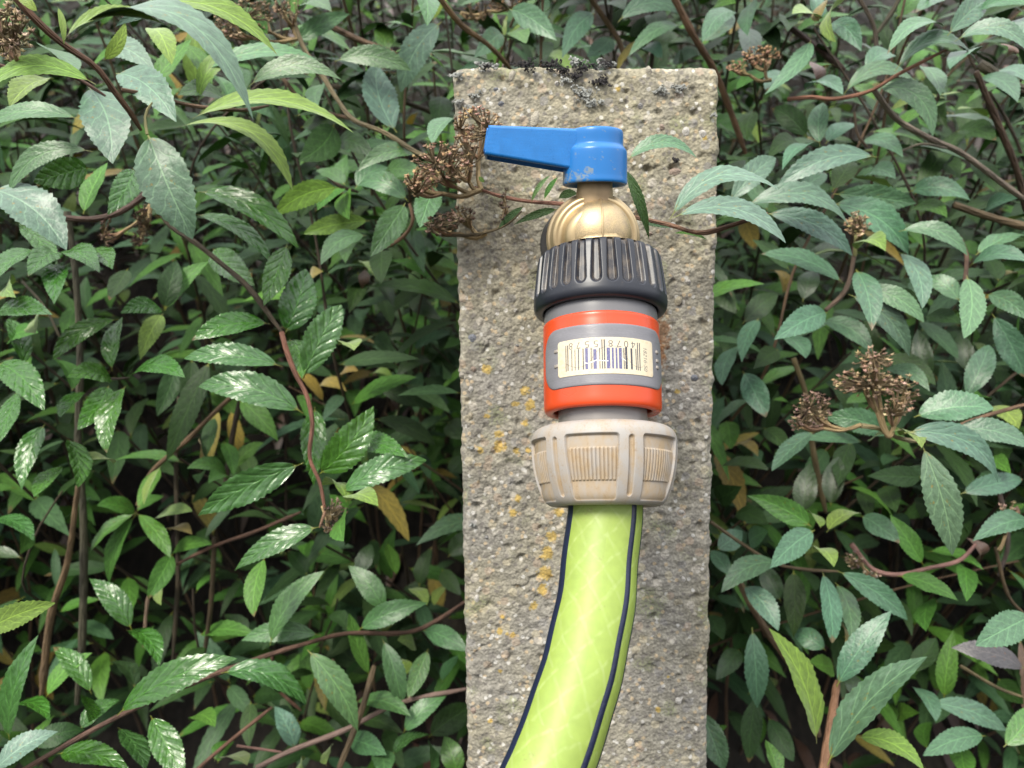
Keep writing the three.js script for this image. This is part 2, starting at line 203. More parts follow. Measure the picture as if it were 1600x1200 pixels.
  // lever as a rounded tapered bar, built from a section grid
  const lev = []; { const pos = [], idx = []; const NX = 160, S = []; const sec = (cy, hh, hd, dep) => { const o = []; const r = 0.0011; for (const [sx, sy, a0] of [[1, 1, 0], [-1, 1, 1], [-1, -1, 2], [1, -1, 3]]) { for (let k = 0; k <= 5; k++) { const a = (a0 + k / 5) * Math.PI / 2; o.push([sx * (hd - r) + r * Math.cos(a), cy + sy * (hh - r) + r * Math.sin(a)]); } if (a0 === 2) { const bt = cy - hh, w = hd - 0.0013; o.push([-w, bt], [-w, bt + dep], [w, bt + dep], [w, bt]); } } return o; };
    for (let i = 0; i <= NX; i++) { const t = i / NX, x = -0.004 - 0.0356 * t + (t > 0.97 ? 0.0006 : 0), top = 0.0362 + 0.0014 * t, bot = 0.0222 + 0.0058 * t, e = t > 0.98 ? 0.0008 : 0; const s = sec((top + bot) / 2, (top - bot) / 2 - e, 0.0062 - 0.0002 * t - e, t > 0.15 && t < 0.95 ? 0.006 : 0); for (const [z, y] of s) pos.push(x + (y - bot) * -0.16 * t * -1, y, z); S.push(s.length); }
    const n = 28; for (let i = 0; i < NX; i++) for (let j = 0; j < n; j++) { const a = i * n + j, b = i * n + (j + 1) % n; idx.push(a, a + n, b, b, a + n, b + n); }
    const c0 = pos.length / 3; pos.push(-0.0385, 0.032, 0); for (let j = 0; j < n; j++) idx.push(c0, NX * n + (j + 1) % n, NX * n + j);
    lev.push(geo(pos, idx, pos.flatMap((_, i) => i % 3 === 0 ? [pos[i] * 30, pos[i + 1] * 30] : []))); }
  const lever = paint(lev[0], null);
  const blueMat = std({ vertexColors: true, roughness: 0.42, map: scuff, roughnessMap: scuffR, bumpMap: scuff, bumpScale: 0.00012 });
  const hd = new THREE.Group(); hd.name = 'handle'; tap.add(hd);
  part('handle_cap', cap, blueMat, hd); part('lever', lever, blueMat, hd);
}

// ---------------------------------------------------------------- fittings on the spout, all on one leaning axis
const TILT = THREE.MathUtils.degToRad(18), ORG = at(940.5, 600, 0.255);
const onAxis = (o) => { o.position.copy(ORG); o.rotation.x = -TILT; return o; };
const pm = (a) => a.map(([y, r]) => [y / 1000, r / 1000]);
{ // black ribbed connector
  const t = onAxis(thing('tap_connector', 'black ribbed plastic screw ring between the brass tap and orange hose connector', 'connector'));
  const prof = smoothProfile(pm([[42.5, 15], [45.6, 19.4], [45.5, 20.4], [44.6, 21.5], [42, 22.0], [36, 22.7], [31, 23.2], [28.6, 23.35], [26.8, 23.25], [25.3, 22.6], [24.7, 21.3], [24.8, 20.2], [26, 19.2]]), 140);
  const NG = 28, dirt = [0.16, 0.125, 0.09];
  const groove = (th, y) => { const w = (((th + 0.05) / (2 * Math.PI) * NG) % 1 + 1) % 1 - 0.5; const half = 0.37 - 0.08 * sst(0.03, 0.046, y) , yb = 0.0292; let q = Math.abs(w) / half; if (y < yb + 0.002) q = Math.hypot(q, (yb + 0.002 - y) / 0.0021); return q; };
  const mod = (th, y, r) => { if (r < 0.0198) return r; const q = groove(th, y); return r - 0.0015 * (1 - sst(0.45, 1.08, q)); };
  const colf = (th, y, r) => { const n = fbm(th * 9, y * 260, 3, 3), n2 = fbm(th * 60, y * 2600, 5, 2), q = groove(th, y); const a = q < 0.8 ? clamp(0.36 + 1.4 * n + 1.1 * n2, 0, 1) * 0.6 : clamp(-0.25 + 0.8 * n + 0.8 * n2, 0, 1) * 0.5; const b = [0.014, 0.016, 0.024]; return b.map((c, i) => c * (1 - a) + dirt[i] * a); };
  part('ribbed_ring', revolve(prof, 1000, 110, mod, colf), std({ vertexColors: true, roughness: 0.5, roughnessMap: scuffR, bumpMap: scuff, bumpScale: 0.0001 }), t);
  part('sealing_neck', revolve(pm([[44, 15], [42, 14.5], [24.5, 17.5], [23.2, 17.5]]), 64, 20), std({ color: lin(0.03, 0.03, 0.034), roughness: 0.5 }), t);
}
// a patch with rounded corners wrapped round the axis
function patch(tc, th, yc, yh, r, rc, thick, nR = 24, nA = 160, bev = 0.0005) {
  const w = th * r, pos = [], uv = [], idx = []; // boundary of a rounded rectangle by walking its outline
  const B = []; { const L = []; const seg = (x0, y0, x1, y1, n) => { for (let i = 0; i < n; i++) L.push([x0 + (x1 - x0) * i / n, y0 + (y1 - y0) * i / n]); }; const ar = (cx, cy, a0, n) => { for (let i = 0; i < n; i++) { const a = a0 + Math.PI / 2 * i / n; L.push([cx + rc * Math.cos(a), cy + rc * Math.sin(a)]); } };
    seg(w, -yh + rc, w, yh - rc, 20); ar(w - rc, yh - rc, 0, 16); seg(w - rc, yh, -w + rc, yh, 50); ar(-w + rc, yh - rc, Math.PI / 2, 16); seg(-w, yh - rc, -w, -yh + rc, 20); ar(-w + rc, -yh + rc, Math.PI, 16); seg(-w + rc, -yh, w - rc, -yh, 50); ar(w - rc, -yh + rc, Math.PI * 1.5, 16); B.push(...L); }
  const n = B.length, rings = []; for (let k = 0; k <= nR; k++) rings.push([k / nR * (1 - bev / yh), thick]); rings.push([1 - bev * 0.4 / yh, thick * 0.8], [1, thick * 0.3], [1, -0.0004]);
  for (const [f, h] of rings) for (const [bx, by] of B) { const x = bx * f, y = by * f, a = tc + x / r; pos.push((r + h) * Math.sin(a), yc + y, (r + h) * Math.cos(a)); uv.push(0.5 + x / (2 * w), 0.5 + y / (2 * yh)); }
  for (let i = 0; i < rings.length - 1; i++) for (let j = 0; j < n; j++) { const a = i * n + j, b = i * n + (j + 1) % n; idx.push(a, a + n, b, b, a + n, b + n); }
  return geo(pos, idx, uv);
}
const greyPlastic = (c, r = 0.45) => std({ color: lin(...c), map: scuff, roughness: r, roughnessMap: scuffR, bumpMap: scuff, bumpScale: 0.00012 });
{
  const t = onAxis(thing('hose_connector', 'orange and grey click hose connector with barcode sticker and beige nut below the black ring', 'hose connector'));
  const grey = [0.2, 0.195, 0.205], orange = [0.78, 0.085, 0.022];
  part('collar', revolve(smoothProfile(pm([[25.4, 14], [25.5, 18.6], [25, 19.4], [20.4, 19.6], [19.4, 19.5]]), 50), 128, 40), greyPlastic(grey, 0.5), t);
  const sleeve = part('sleeve', revolve(smoothProfile(pm([[20.2, 18.5], [20.55, 19.4], [20.2, 19.95], [18, 20.05], [6, 20.1], [-6, 20.05], [-9.0, 19.95], [-9.9, 19.7], [-10.5, 19.1], [-10.65, 18.2], [-10.5, 17.2], [-10.0, 16.7], [-7, 16.4]]), 120), 160, 90), std({ color: lin(...orange), map: scuff, roughness: 0.38, roughnessMap: scuffR, bumpMap: scuff, bumpScale: 0.0001 }), t);
  part('grip_pad', patch(-0.012, 1.31, 0.0058, 0.0101, 0.02008, 0.0075, 0.00035), greyPlastic([0.235, 0.23, 0.25], 0.5), sleeve);
  // small grip bumps at both ends of the pad
  for (const [a, y] of [[-0.93, 3.4], [-0.93, 8.4], [0.99, 3.2], [0.99, 5.4], [0.99, 8.4]]) part('grip_bump', patch(a, 0.05, y / 1000, 0.0006, 0.0204, 0.0004, 0.0004, 6, 40, 0.0003), greyPlastic([0.36, 0.32, 0.28], 0.5), sleeve);
  // barcode sticker: printed upside down as it sits
  const cv = document.createElement('canvas'); cv.width = 1040; cv.height = 372; const x = cv.getContext('2d');
  x.fillStyle = '#cfc3a8'; x.fillRect(0, 0, 1040, 372);
  for (let i = 0; i < 260; i++) { const q = rnd(), px = q < 0.55 ? rr(0, 120) : q < 0.85 ? rr(80, 1040) : rr(940, 1040), py = q < 0.55 || q >= 0.85 ? rr(40, 372) : rnd() < 0.5 ? rr(0, 40) : rr(320, 372); x.fillStyle = `rgba(190,${(140 + rr(-15, 20)) | 0},80,${rr(0.03, 0.1).toFixed(3)})`; x.beginPath(); x.ellipse(px, py, rr(3, 26), rr(3, 14), rr(0, 3), 0, 7); x.fill(); }
  const ink = ['#3a3a44', '#5a5a80'];
  const ux = (zx) => (Math.asin(clamp((840 + zx / 7.27 - 940.5) / 90, -1, 1)) * 180 / Math.PI + 46.8) / 103.8 * 1040;
  for (const [p, q, c, y0, y1] of [[340, 349, 0, 52, 320], [360, 371, 0, 52, 316], [404, 413, 0, 104, 322], [439, 447, 0, 104, 322], [475, 486, 0, 104, 322], [525, 537, 0, 104, 322], [552, 583, 1, 104, 322], [611, 618, 0, 104, 322], [622, 628, 0, 104, 322], [639, 676, 1, 120, 322], [704, 714, 0, 108, 322], [729, 741, 0, 24, 322], [753, 767, 0, 24, 322], [782, 820, 1, 108, 322], [837, 859, 1, 108, 322], [877, 898, 1, 108, 322], [912, 945, 1, 108, 322], [962, 972, 0, 108, 322], [980, 1004, 0, 100, 322], [1038, 1058, 0, 106, 322], [1092, 1101, 0, 106, 322], [1110, 1120, 0, 40, 326], [1132, 1142, 0, 40, 326]]) { x.fillStyle = ink[c]; const u0 = ux(p), u1 = ux(q); x.fillRect(u0, y0, Math.max(6, u1 - u0), y1 - y0); }
  x.fillStyle = '#45414a'; x.font = '92px sans-serif'; x.textAlign = 'center'; x.textBaseline = 'middle';
  [...'87558704'].forEach((ch, i) => { x.save(); x.translate([0.157, 0.236, 0.318, 0.4, 0.533, 0.612, 0.68, 0.752][i] * 1040, 66); x.rotate(Math.PI); x.fillText(ch, 0, 0); x.restore(); });
  x.font = 'italic 60px sans-serif'; x.save(); x.translate(924, 195); x.rotate(Math.PI / 2); x.fillText('18216-50', 0, 0); x.restore();
  x.strokeStyle = 'rgba(70,60,55,0.75)'; x.lineWidth = 3; x.beginPath(); x.moveTo(110, 240); x.bezierCurveTo(230, 330, 330, 300, 390, 190); x.bezierCurveTo(470, 60, 620, 60, 690, 170); x.bezierCurveTo(740, 260, 800, 320, 890, 280); x.stroke();
  x.strokeStyle = 'rgba(245,240,228,0.9)'; x.lineWidth = 8; x.beginPath(); x.moveTo(300, 252); x.lineTo(340, 262); x.lineTo(420, 232); x.lineTo(470, 240); x.lineTo(530, 244); x.stroke(); x.lineWidth = 6; x.beginPath(); x.moveTo(660, 212); x.lineTo(700, 240); x.stroke();
  for (let i = 0; i < 500; i++) { x.fillStyle = `rgba(244,238,226,${rr(0.3, 0.9).toFixed(2)})`; x.fillRect(rr(80, 900), rr(50, 330), rr(1, 5), rr(1, 5)); }
  const bc = new THREE.CanvasTexture(cv); bc.colorSpace = THREE.SRGBColorSpace;
  part('barcode_sticker', patch(-0.03, 0.855, 0.0052, 0.006, 0.0205, 0.0011, 0.0001, 24, 160, 0.00008), std({ map: bc, roughness: 0.55 }), sleeve);
  part('shaft', revolve(pm([[-8, 14], [-8.5, 15.1], [-16, 15.2], [-17, 15.2]]), 96, 12), greyPlastic([0.27, 0.25, 0.235], 0.35), t);
  // nut: six sunk panels with fine ribs and six slots between them
  const prof = smoothProfile(pm([[-15.8, 14.8], [-15.2, 18.2], [-15.35, 20.6], [-16.4, 22.8], [-18.2, 24.1], [-20.6, 24.55], [-28, 24.05], [-33, 23.0], [-37, 21.7], [-39.6, 20.5], [-41.0, 19.2], [-41.7, 17.6], [-41.5, 15.8], [-40.4, 14.2]]), 160), OFF = -16 * Math.PI / 180, P6 = Math.PI / 3;
  const cut = (th, y) => { // signed depth: what part of the relief this point is in
    let a = (((th - OFF) % P6) + P6) % P6; if (a > P6 / 2) a -= P6; const s = P6 / 2 - Math.abs(a); // a: from panel middle; s: from slot middle
    const ph = 0.362 - 0.03 * sst(-0.02, -0.04, y), px = (Math.abs(a) - ph) * 0.024, py = Math.max(y + 0.0202, -0.0405 - y), c = 0.0011; let q = Math.max(px, py); if (px > -c && py > -c) q = Math.hypot(px + c, py + c) - c;
    const sx = s * 0.024, sy = Math.max(0, y + 0.0216, -0.0382 - y), sl = Math.hypot(sx, sy) - 0.001;
    return [q, sl, a];
  };
  const rib = (a, y) => y < -0.0243 && y > -0.0346 && Math.abs(a) < 0.328 ? 0.0005 * sst(0.15, 0.75, Math.abs(Math.sin((a + 0.328) * Math.PI * 12 / 0.656))) * sst(-0.0346, -0.0343, y) * sst(-0.0243, -0.0246, y) : 0;
  const mod = (th, y, r) => { if (y > -0.0172 || r < 0.0185) return r; const [q, sl, a] = cut(th, y); return r - 0.0013 * sst(0.0002, -0.0005, q) * (1 - 0.75 * sst(-0.033, -0.0400, y)) - 0.0011 * sst(0.0002, -0.0006, sl) + (q < -0.0005 ? rib(a, y) : 0); };
  const base = [0.33, 0.308, 0.285], tan = [0.35, 0.262, 0.165], brown = [0.17, 0.1, 0.055];
  const colf = (th, y) => { const [q, sl, a] = cut(th, y); const n = fbm(th * 6, y * 160, 3, 4), n2 = fbm(th * 40, y * 1700, 6, 3), n3 = fbm(th * 16, y * 420, 9, 3); const inside = q < -0.0002 || sl < -0.0001; let k = inside ? clamp(0.7 + 1.1 * n + 0.4 * n3, 0, 1) : clamp(0.25 + 1.2 * n + 0.5 * n2, 0, 1) * 0.8; let c = base.map((b, i) => b * (1 - k) + tan[i] * k); const d = clamp(-0.2 + 0.9 * n3 + 1.1 * n2 + 0.5 * n, 0, 1) * 0.6; return c.map((b, i) => b * (1 - d) + brown[i] * d); };
  part('union_nut', revolve(prof, 1500, 230, mod, colf), std({ vertexColors: true, roughness: 0.55, bumpMap: scuff, bumpScale: 0.00018 }), t, 'beige grey nut with ribbed panels and brown dirt');
  const cl = []; for (let i = 0; i < 18; i++) { const a = i / 18 * Math.PI * 2 + 0.06; const g = new THREE.BoxGeometry(0.0042, 0.005, 0.0022); g.translate(0, -0.0385, 0.0145); g.rotateY(a); cl.push(g); }
  part('clamp_teeth', mergeGeometries(cl), std({ color: lin(0.2, 0.19, 0.13), roughness: 0.6 }), t);
}

// ---------------------------------------------------------------- hose
{
  const t = thing('garden_hose', 'lime green garden hose with dark blue stripes hanging from the connector', 'hose');
  const ax = (s) => V(0, s / 1000, 0).applyAxisAngle(R_, -TILT).add(ORG);
  const P = [ax(-36), ax(-43.5), at(936, 880, 0.2405), at(931, 940, 0.2345), at(918.5, 1000, 0.2285), at(908, 1050, 0.224), at(892, 1100, 0.2195), at(876, 1150, 0.2155), at(857, 1200, 0.2115), at(833, 1260, 0.207), V(-0.012, 0.57, -0.155), V(-0.045, 0.46, -0.135), V(-0.09, 0.3, -0.125), V(-0.13, 0.13, -0.13), V(-0.18, 0.035, -0.15), V(-0.28, 0.0125, -0.16), V(-0.45, 0.0125, -0.1), V(-0.6, 0.0125, 0.1), V(-0.6, 0.0125, 0.5), V(-0.3, 0.0125, 0.9)];
  for (const p of P) if (p.y < 0.2) p.y = Math.max(p.y, bank(p.x, p.z) + 0.013);
  const c = new THREE.CatmullRomCurve3(P, false, 'centripetal'), n = 700, pts = c.getSpacedPoints(n), r = 0.01235, L = c.getLength();
  const fr = []; let nz = V(0, 0, 1); for (let i = 0; i <= n; i++) { const T = pts[Math.min(n, i + 1)].clone().sub(pts[Math.max(0, i - 1)]).normalize(); nz = nz.clone().addScaledVector(T, -nz.dot(T)).normalize(); fr.push([nz, T.clone().cross(nz).negate()]); }
  // angle 0 faces the camera at the top, positive to the right
  const ring = (i, a, rad) => { const [f, s] = fr[i]; return pts[i].clone().addScaledVector(f, rad * Math.cos(a)).addScaledVector(s, -rad * Math.sin(a)); };
  const sgn = ring(0, 1, 1).x > pts[0].x ? 1 : -1;
  const sheet = (a0, a1, seg, rad) => { const pos = [], uv = [], idx = []; for (let i = 0; i <= n; i++) for (let j = 0; j <= seg; j++) { const f = j / seg, p = ring(i, sgn * (a0 + (a1 - a0) * f), rad(f)); pos.push(p.x, p.y, p.z); uv.push((a0 + (a1 - a0) * f) / (2 * Math.PI), i / n * L / (2 * Math.PI * r)); } for (let i = 0; i < n; i++) for (let j = 0; j < seg; j++) { const a = i * (seg + 1) + j, b = a + seg + 1; idx.push(a, a + 1, b, a + 1, b + 1, b); } return geo(pos, idx, uv); };
  const hmap = tex(1024, 1024, (u, v) => { const w = 0.03 * fbm(u * 8, v * 8, 2, 3); const K = 9; const d1 = Math.abs((((u + v * 0.75 + w) * K) % 1 + 1) % 1 - 0.5), d2 = Math.abs((((u - v * 0.75 + w) * K) % 1 + 1) % 1 - 0.5); const n = fbm(u * 30, v * 30, 6, 3), m = fbm(u * 6, v * 6, 9, 3); const a = clamp(sst(0.12, 0.02, d1) * (0.35 + n) + sst(0.12, 0.02, d2) * (0.3 - n), 0, 1) * 0.55; const g = 1 + 0.07 * m + 0.06 * n, dk = clamp((fbm(u * 5 + 9, v * 5, 31, 4) + 0.6 * fbm(u * 70, v * 70, 33, 2) - 0.3) * 3, 0, 1) * 0.4; return [[0.45, 0.4, 0.25], [(0.54 + 0.12 * a) * g, (0.62 + 0.1 * a) * g, (0.275 + 0.22 * a) * g]].reduce((p, q) => q.map((e, i) => e * (1 - dk) + p[i] * dk)); return [(0.60 + 0.12 * a) * g, (0.675 + 0.09 * a) * g, (0.325 + 0.24 * a) * g]; }, true);
  part('hose_wall', sheet(-Math.PI, Math.PI, 64, () => r), phy({ map: hmap, roughness: 0.52, clearcoat: 0.14, clearcoatRoughness: 0.4, bumpMap: scuff, bumpScale: 0.00015 }), t);
  const navy = std({ color: lin(0.014, 0.02, 0.055), roughness: 0.35, map: scuff, bumpMap: brassBump, bumpScale: 0.0001 });
  for (const [a, w] of [[-1.34, 0.24], [0.74, 0.1], [1.5, 0.12], [2.6, 0.1], [3.6, 0.1]]) part('stripe', sheet(a - w, a + w, 6, (f) => r + 0.00028 * Math.sin(Math.PI * clamp(f, 0.02, 0.98))), navy, t);
}

// ---------------------------------------------------------------- shrubs
const leafMap = (spots) => tex(256, 512, (u, v) => { // u across, v along; paler midrib and side veins
  const s = Math.abs(u - 0.5) * 2, q = v - 0.34 * s * (1 - 0.25 * s), k = q * 6.5 + (u > 0.5 ? 0.45 : 0) + 0.25 * N3(u * 5, v * 7, 3), dv = Math.abs(k - Math.round(k)) / 6.5;
  const n = fbm(u * 8, v * 16, spots + 2, 4), f = fbm(u * 40, v * 80, spots + 5, 2);
  const mid = 0.8 * sst(0.05, 0.012, s) * sst(1.02, 0.8, v), side = sst(0.013, 0.003, dv) * sst(1, 0.72, s) * 0.5;
  const net = Math.abs(fbm(u * 26, v * 52, 8, 2)); const ve = Math.max(mid, side, sst(0.05, 0.0, net) * 0.22);
  let l = 0.66 + 0.2 * n + 0.1 * f; let c = [l * (1 - ve) + 0.97 * ve, l * (1 - ve) + 0.95 * ve, l * (1 - ve) + 0.9 * ve];
  if (spots) { const b = fbm(u * 7 + 3, v * 15, 21, 3) + 0.35 * f; if (b > 0.31) { const a = Math.min(1, (b - 0.31) * 9); const t = spots > 1 ? [0.95, 0.9, 0.6] : [0.98, 0.66, 0.42]; c = c.map((x, i) => x * (1 - a) + t[i] * a); } }
  return c;
}, true);
const leafBump = tex(256, 512, (u, v) => { const s = Math.abs(u - 0.5) * 2, q = v - 0.34 * s * (1 - 0.25 * s), k = q * 6.5 + (u > 0.5 ? 0.45 : 0) + 0.25 * N3(u * 5, v * 7, 3), dv = Math.abs(k - Math.round(k)) * 2; const mid = sst(0.1, 0.0, s); const l = 0.4 + 0.2 * Math.pow(dv, 0.5) * (1 - mid) + 0.34 * fbm(u * 10, v * 26, 3, 3); return [l, l, l]; });
const wetBump = tex(128, 256, (u, v) => { const s = Math.abs(u - 0.5) * 2, q = v - 0.34 * s * (1 - 0.25 * s), k = q * 6.5 + (u > 0.5 ? 0.45 : 0), dv = Math.abs(k - Math.round(k)) * 2; const l = 0.4 + 0.22 * sst(0, 0.6, dv) + 0.6 * fbm(u * 3.5, v * 8, 3, 2) + 0.05 * fbm(u * 30, v * 60, 5, 2); return [l, l, l]; });
const leafRough = tex(256, 256, (u, v) => { const n = fbm(u * 5, v * 9, 17, 3); const l = n > 0.02 ? 0.42 : 0.95; return [l, l, l]; });
const LM = {
  dull: phy({ vertexColors: true, map: leafMap(0), bumpMap: leafBump, bumpScale: 0.00055, roughness: 0.5, specularIntensity: 0.55, side: THREE.DoubleSide }),
  matte: phy({ vertexColors: true, map: leafMap(0), bumpMap: leafBump, bumpScale: 0.00055, roughness: 0.4, clearcoat: 0.18, clearcoatRoughness: 0.3, side: THREE.DoubleSide }),
  speck: phy({ vertexColors: true, map: leafMap(1), bumpMap: leafBump, bumpScale: 0.00055, roughness: 0.42, clearcoat: 0.25, clearcoatRoughness: 0.34, side: THREE.DoubleSide }),
  wet: phy({ vertexColors: true, map: leafMap(0), bumpMap: wetBump, bumpScale: 0.0011, roughness: 0.32, clearcoat: 0.15, clearcoatRoughness: 0.12, roughnessMap: leafRough, side: THREE.DoubleSide }),
  thin: phy({ vertexColors: true, map: leafMap(0), bumpMap: leafBump, bumpScale: 0.0005, roughness: 1, transmission: 0.2, thickness: 0, clearcoat: 0.3, clearcoatRoughness: 0.35, side: THREE.DoubleSide }),
};
// kinds: base colours (linear); d and f are darker copies, inner shade put into the colour
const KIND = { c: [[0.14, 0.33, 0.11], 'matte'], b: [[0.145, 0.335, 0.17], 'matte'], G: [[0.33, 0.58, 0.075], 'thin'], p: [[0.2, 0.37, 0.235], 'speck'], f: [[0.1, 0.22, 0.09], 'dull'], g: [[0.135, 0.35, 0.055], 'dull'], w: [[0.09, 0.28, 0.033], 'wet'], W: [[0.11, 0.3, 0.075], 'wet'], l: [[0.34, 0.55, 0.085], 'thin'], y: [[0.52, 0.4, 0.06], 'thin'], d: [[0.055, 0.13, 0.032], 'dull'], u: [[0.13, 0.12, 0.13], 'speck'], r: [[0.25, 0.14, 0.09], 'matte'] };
// leaf from base, middle and tip of its midrib; S = sideways unit, w = width; lod 0 fine, 1 coarse
function leafGeo(B, M, T, S, w, kind, lod = 0, tone = 1) {
  const C = M.clone().multiplyScalar(2).addScaledVector(B, -0.5).addScaledVector(T, -0.5); // quadratic control through M at t = .5
  const teeth = lod ? 8 : 15, n = teeth * 2 + 4, cols = lod ? [-1, 0, 1] : [-1, -0.55, 0, 0.55, 1], pos = [], uv = [], col = [], idx = [];
  const L = B.distanceTo(M) + M.distanceTo(T), fold = rr(0.12, 0.38), wav = rr(0.02, 0.07), ph = rr(0, 6), tint = KIND[kind][0], j = rr(0.82, 1.2) * tone, jr = rr(0.9, 1.12), jb = rr(0.85, 1.15), e1 = rr(0.66, 0.92), e2 = rr(0.85, 1.2), qm = e1 / (e1 + e2), top = Math.pow(qm, e1) * Math.pow(1 - qm, e2), twist = rr(-0.35, 0.35), sick = rr(-0.04, 0.04) * L, dry = rnd() < 0.13 ? rr(0.9, 0.97) : 2;
  for (let i = 0; i <= n; i++) {
    let t = i / n; const pet = 0.055;
    const P = B.clone().multiplyScalar((1 - t) * (1 - t)).addScaledVector(C, 2 * t * (1 - t)).addScaledVector(T, t * t);
    const A = C.clone().sub(B).multiplyScalar(2 * (1 - t)).addScaledVector(T.clone().sub(C), 2 * t).normalize();
    const s = S.clone().addScaledVector(A, -S.dot(A)).normalize().applyAxisAngle(A, twist * (t - 0.4)), N = s.clone().cross(A); P.addScaledVector(s, sick * Math.sin(Math.PI * t));
    const q = clamp((t - pet) / (1 - pet), 0, 1); let hw = t < pet ? 0.035 : Math.max(0.03 * (1 - t), Math.pow(q, e1) * Math.pow(1 - q, e2) / top);
    hw *= w / 2; const tooth = q > 0.22 && q < 0.985 ? (i % 2 ? 0.024 : -0.024) * w * rr(0.4, 1.4) : 0;
    for (const c of cols) {
      const e = Math.abs(c) === 1 ? Math.max(hw * 0.5, hw + tooth * Math.min(1, hw / w * 2.4)) : hw, x = c * e;
      const up = Math.abs(x) * Math.tan(fold) + (Math.abs(c) === 1 ? Math.sin(t * 17 + ph + c) * wav * hw : 0) - (Math.abs(c) === 1 ? 0.3 * fold * hw : 0);
      pos.push(P.x + s.x * x + N.x * up, P.y + s.y * x + N.y * up, P.z + s.z * x + N.z * up); uv.push(0.5 + 0.5 * c * Math.min(1, hw * 2 / w + 0.15), t);
      const pk = t < pet * 1.6 ? 1 : 0, br = t > dry + 0.05 * N3(c * 3 + ph, t * 9, 1) ? 0.8 : 0; col.push((tint[0] * j * jr * (1 - pk) + 0.3 * pk) * (1 - br) + 0.3 * br, (tint[1] * j * (1 - pk) + 0.34 * pk) * (1 - br) + 0.19 * br, (tint[2] * j * jb * (1 - pk) + 0.05 * pk) * (1 - br) + 0.08 * br);
    }
  }
  const m = cols.length; for (let i = 0; i < n; i++) for (let c = 0; c < m - 1; c++) { const a = i * m + c, b = a + m; idx.push(a, a + 1, b, a + 1, b + 1, b); }
  return geo(pos, idx, uv, col);
}
const barkBump = tex(128, 256, (u, v) => { const l = 0.5 + 0.8 * fbm(u * 10, v * 6, 3, 4); return [l, l, l]; });
const barkMat = std({ vertexColors: true, roughness: 0.75, bumpMap: barkBump, bumpScale: 0.0013 });
const BARK = { n: [0.125, 0.078, 0.044], r: [0.18, 0.092, 0.055], d: [0.055, 0.038, 0.023], g: [0.3, 0.25, 0.12], t: [0.2, 0.135, 0.1] };

const shrubL = thing('flowering_shrub', 'glossy green leaved shrub on the lever side of the concrete post, some leaves wet', 'shrub');
const shrubR = thing('flowering_shrub', 'matt blue green leaved shrub opposite the lever, holding the largest dried flower heads', 'shrub');
const owner = (x) => (x < PX ? shrubL : shrubR);
const count = new Map([[shrubL, 0], [shrubR, 0]]);
function addLeaf(g, kind, root) { count.set(root, count.get(root) + 1); const m = KIND[kind][1]; return part('leaf', g, LM[(m === 'matte' || m === 'dull') && rnd() < 0.3 ? 'speck' : m], root); }

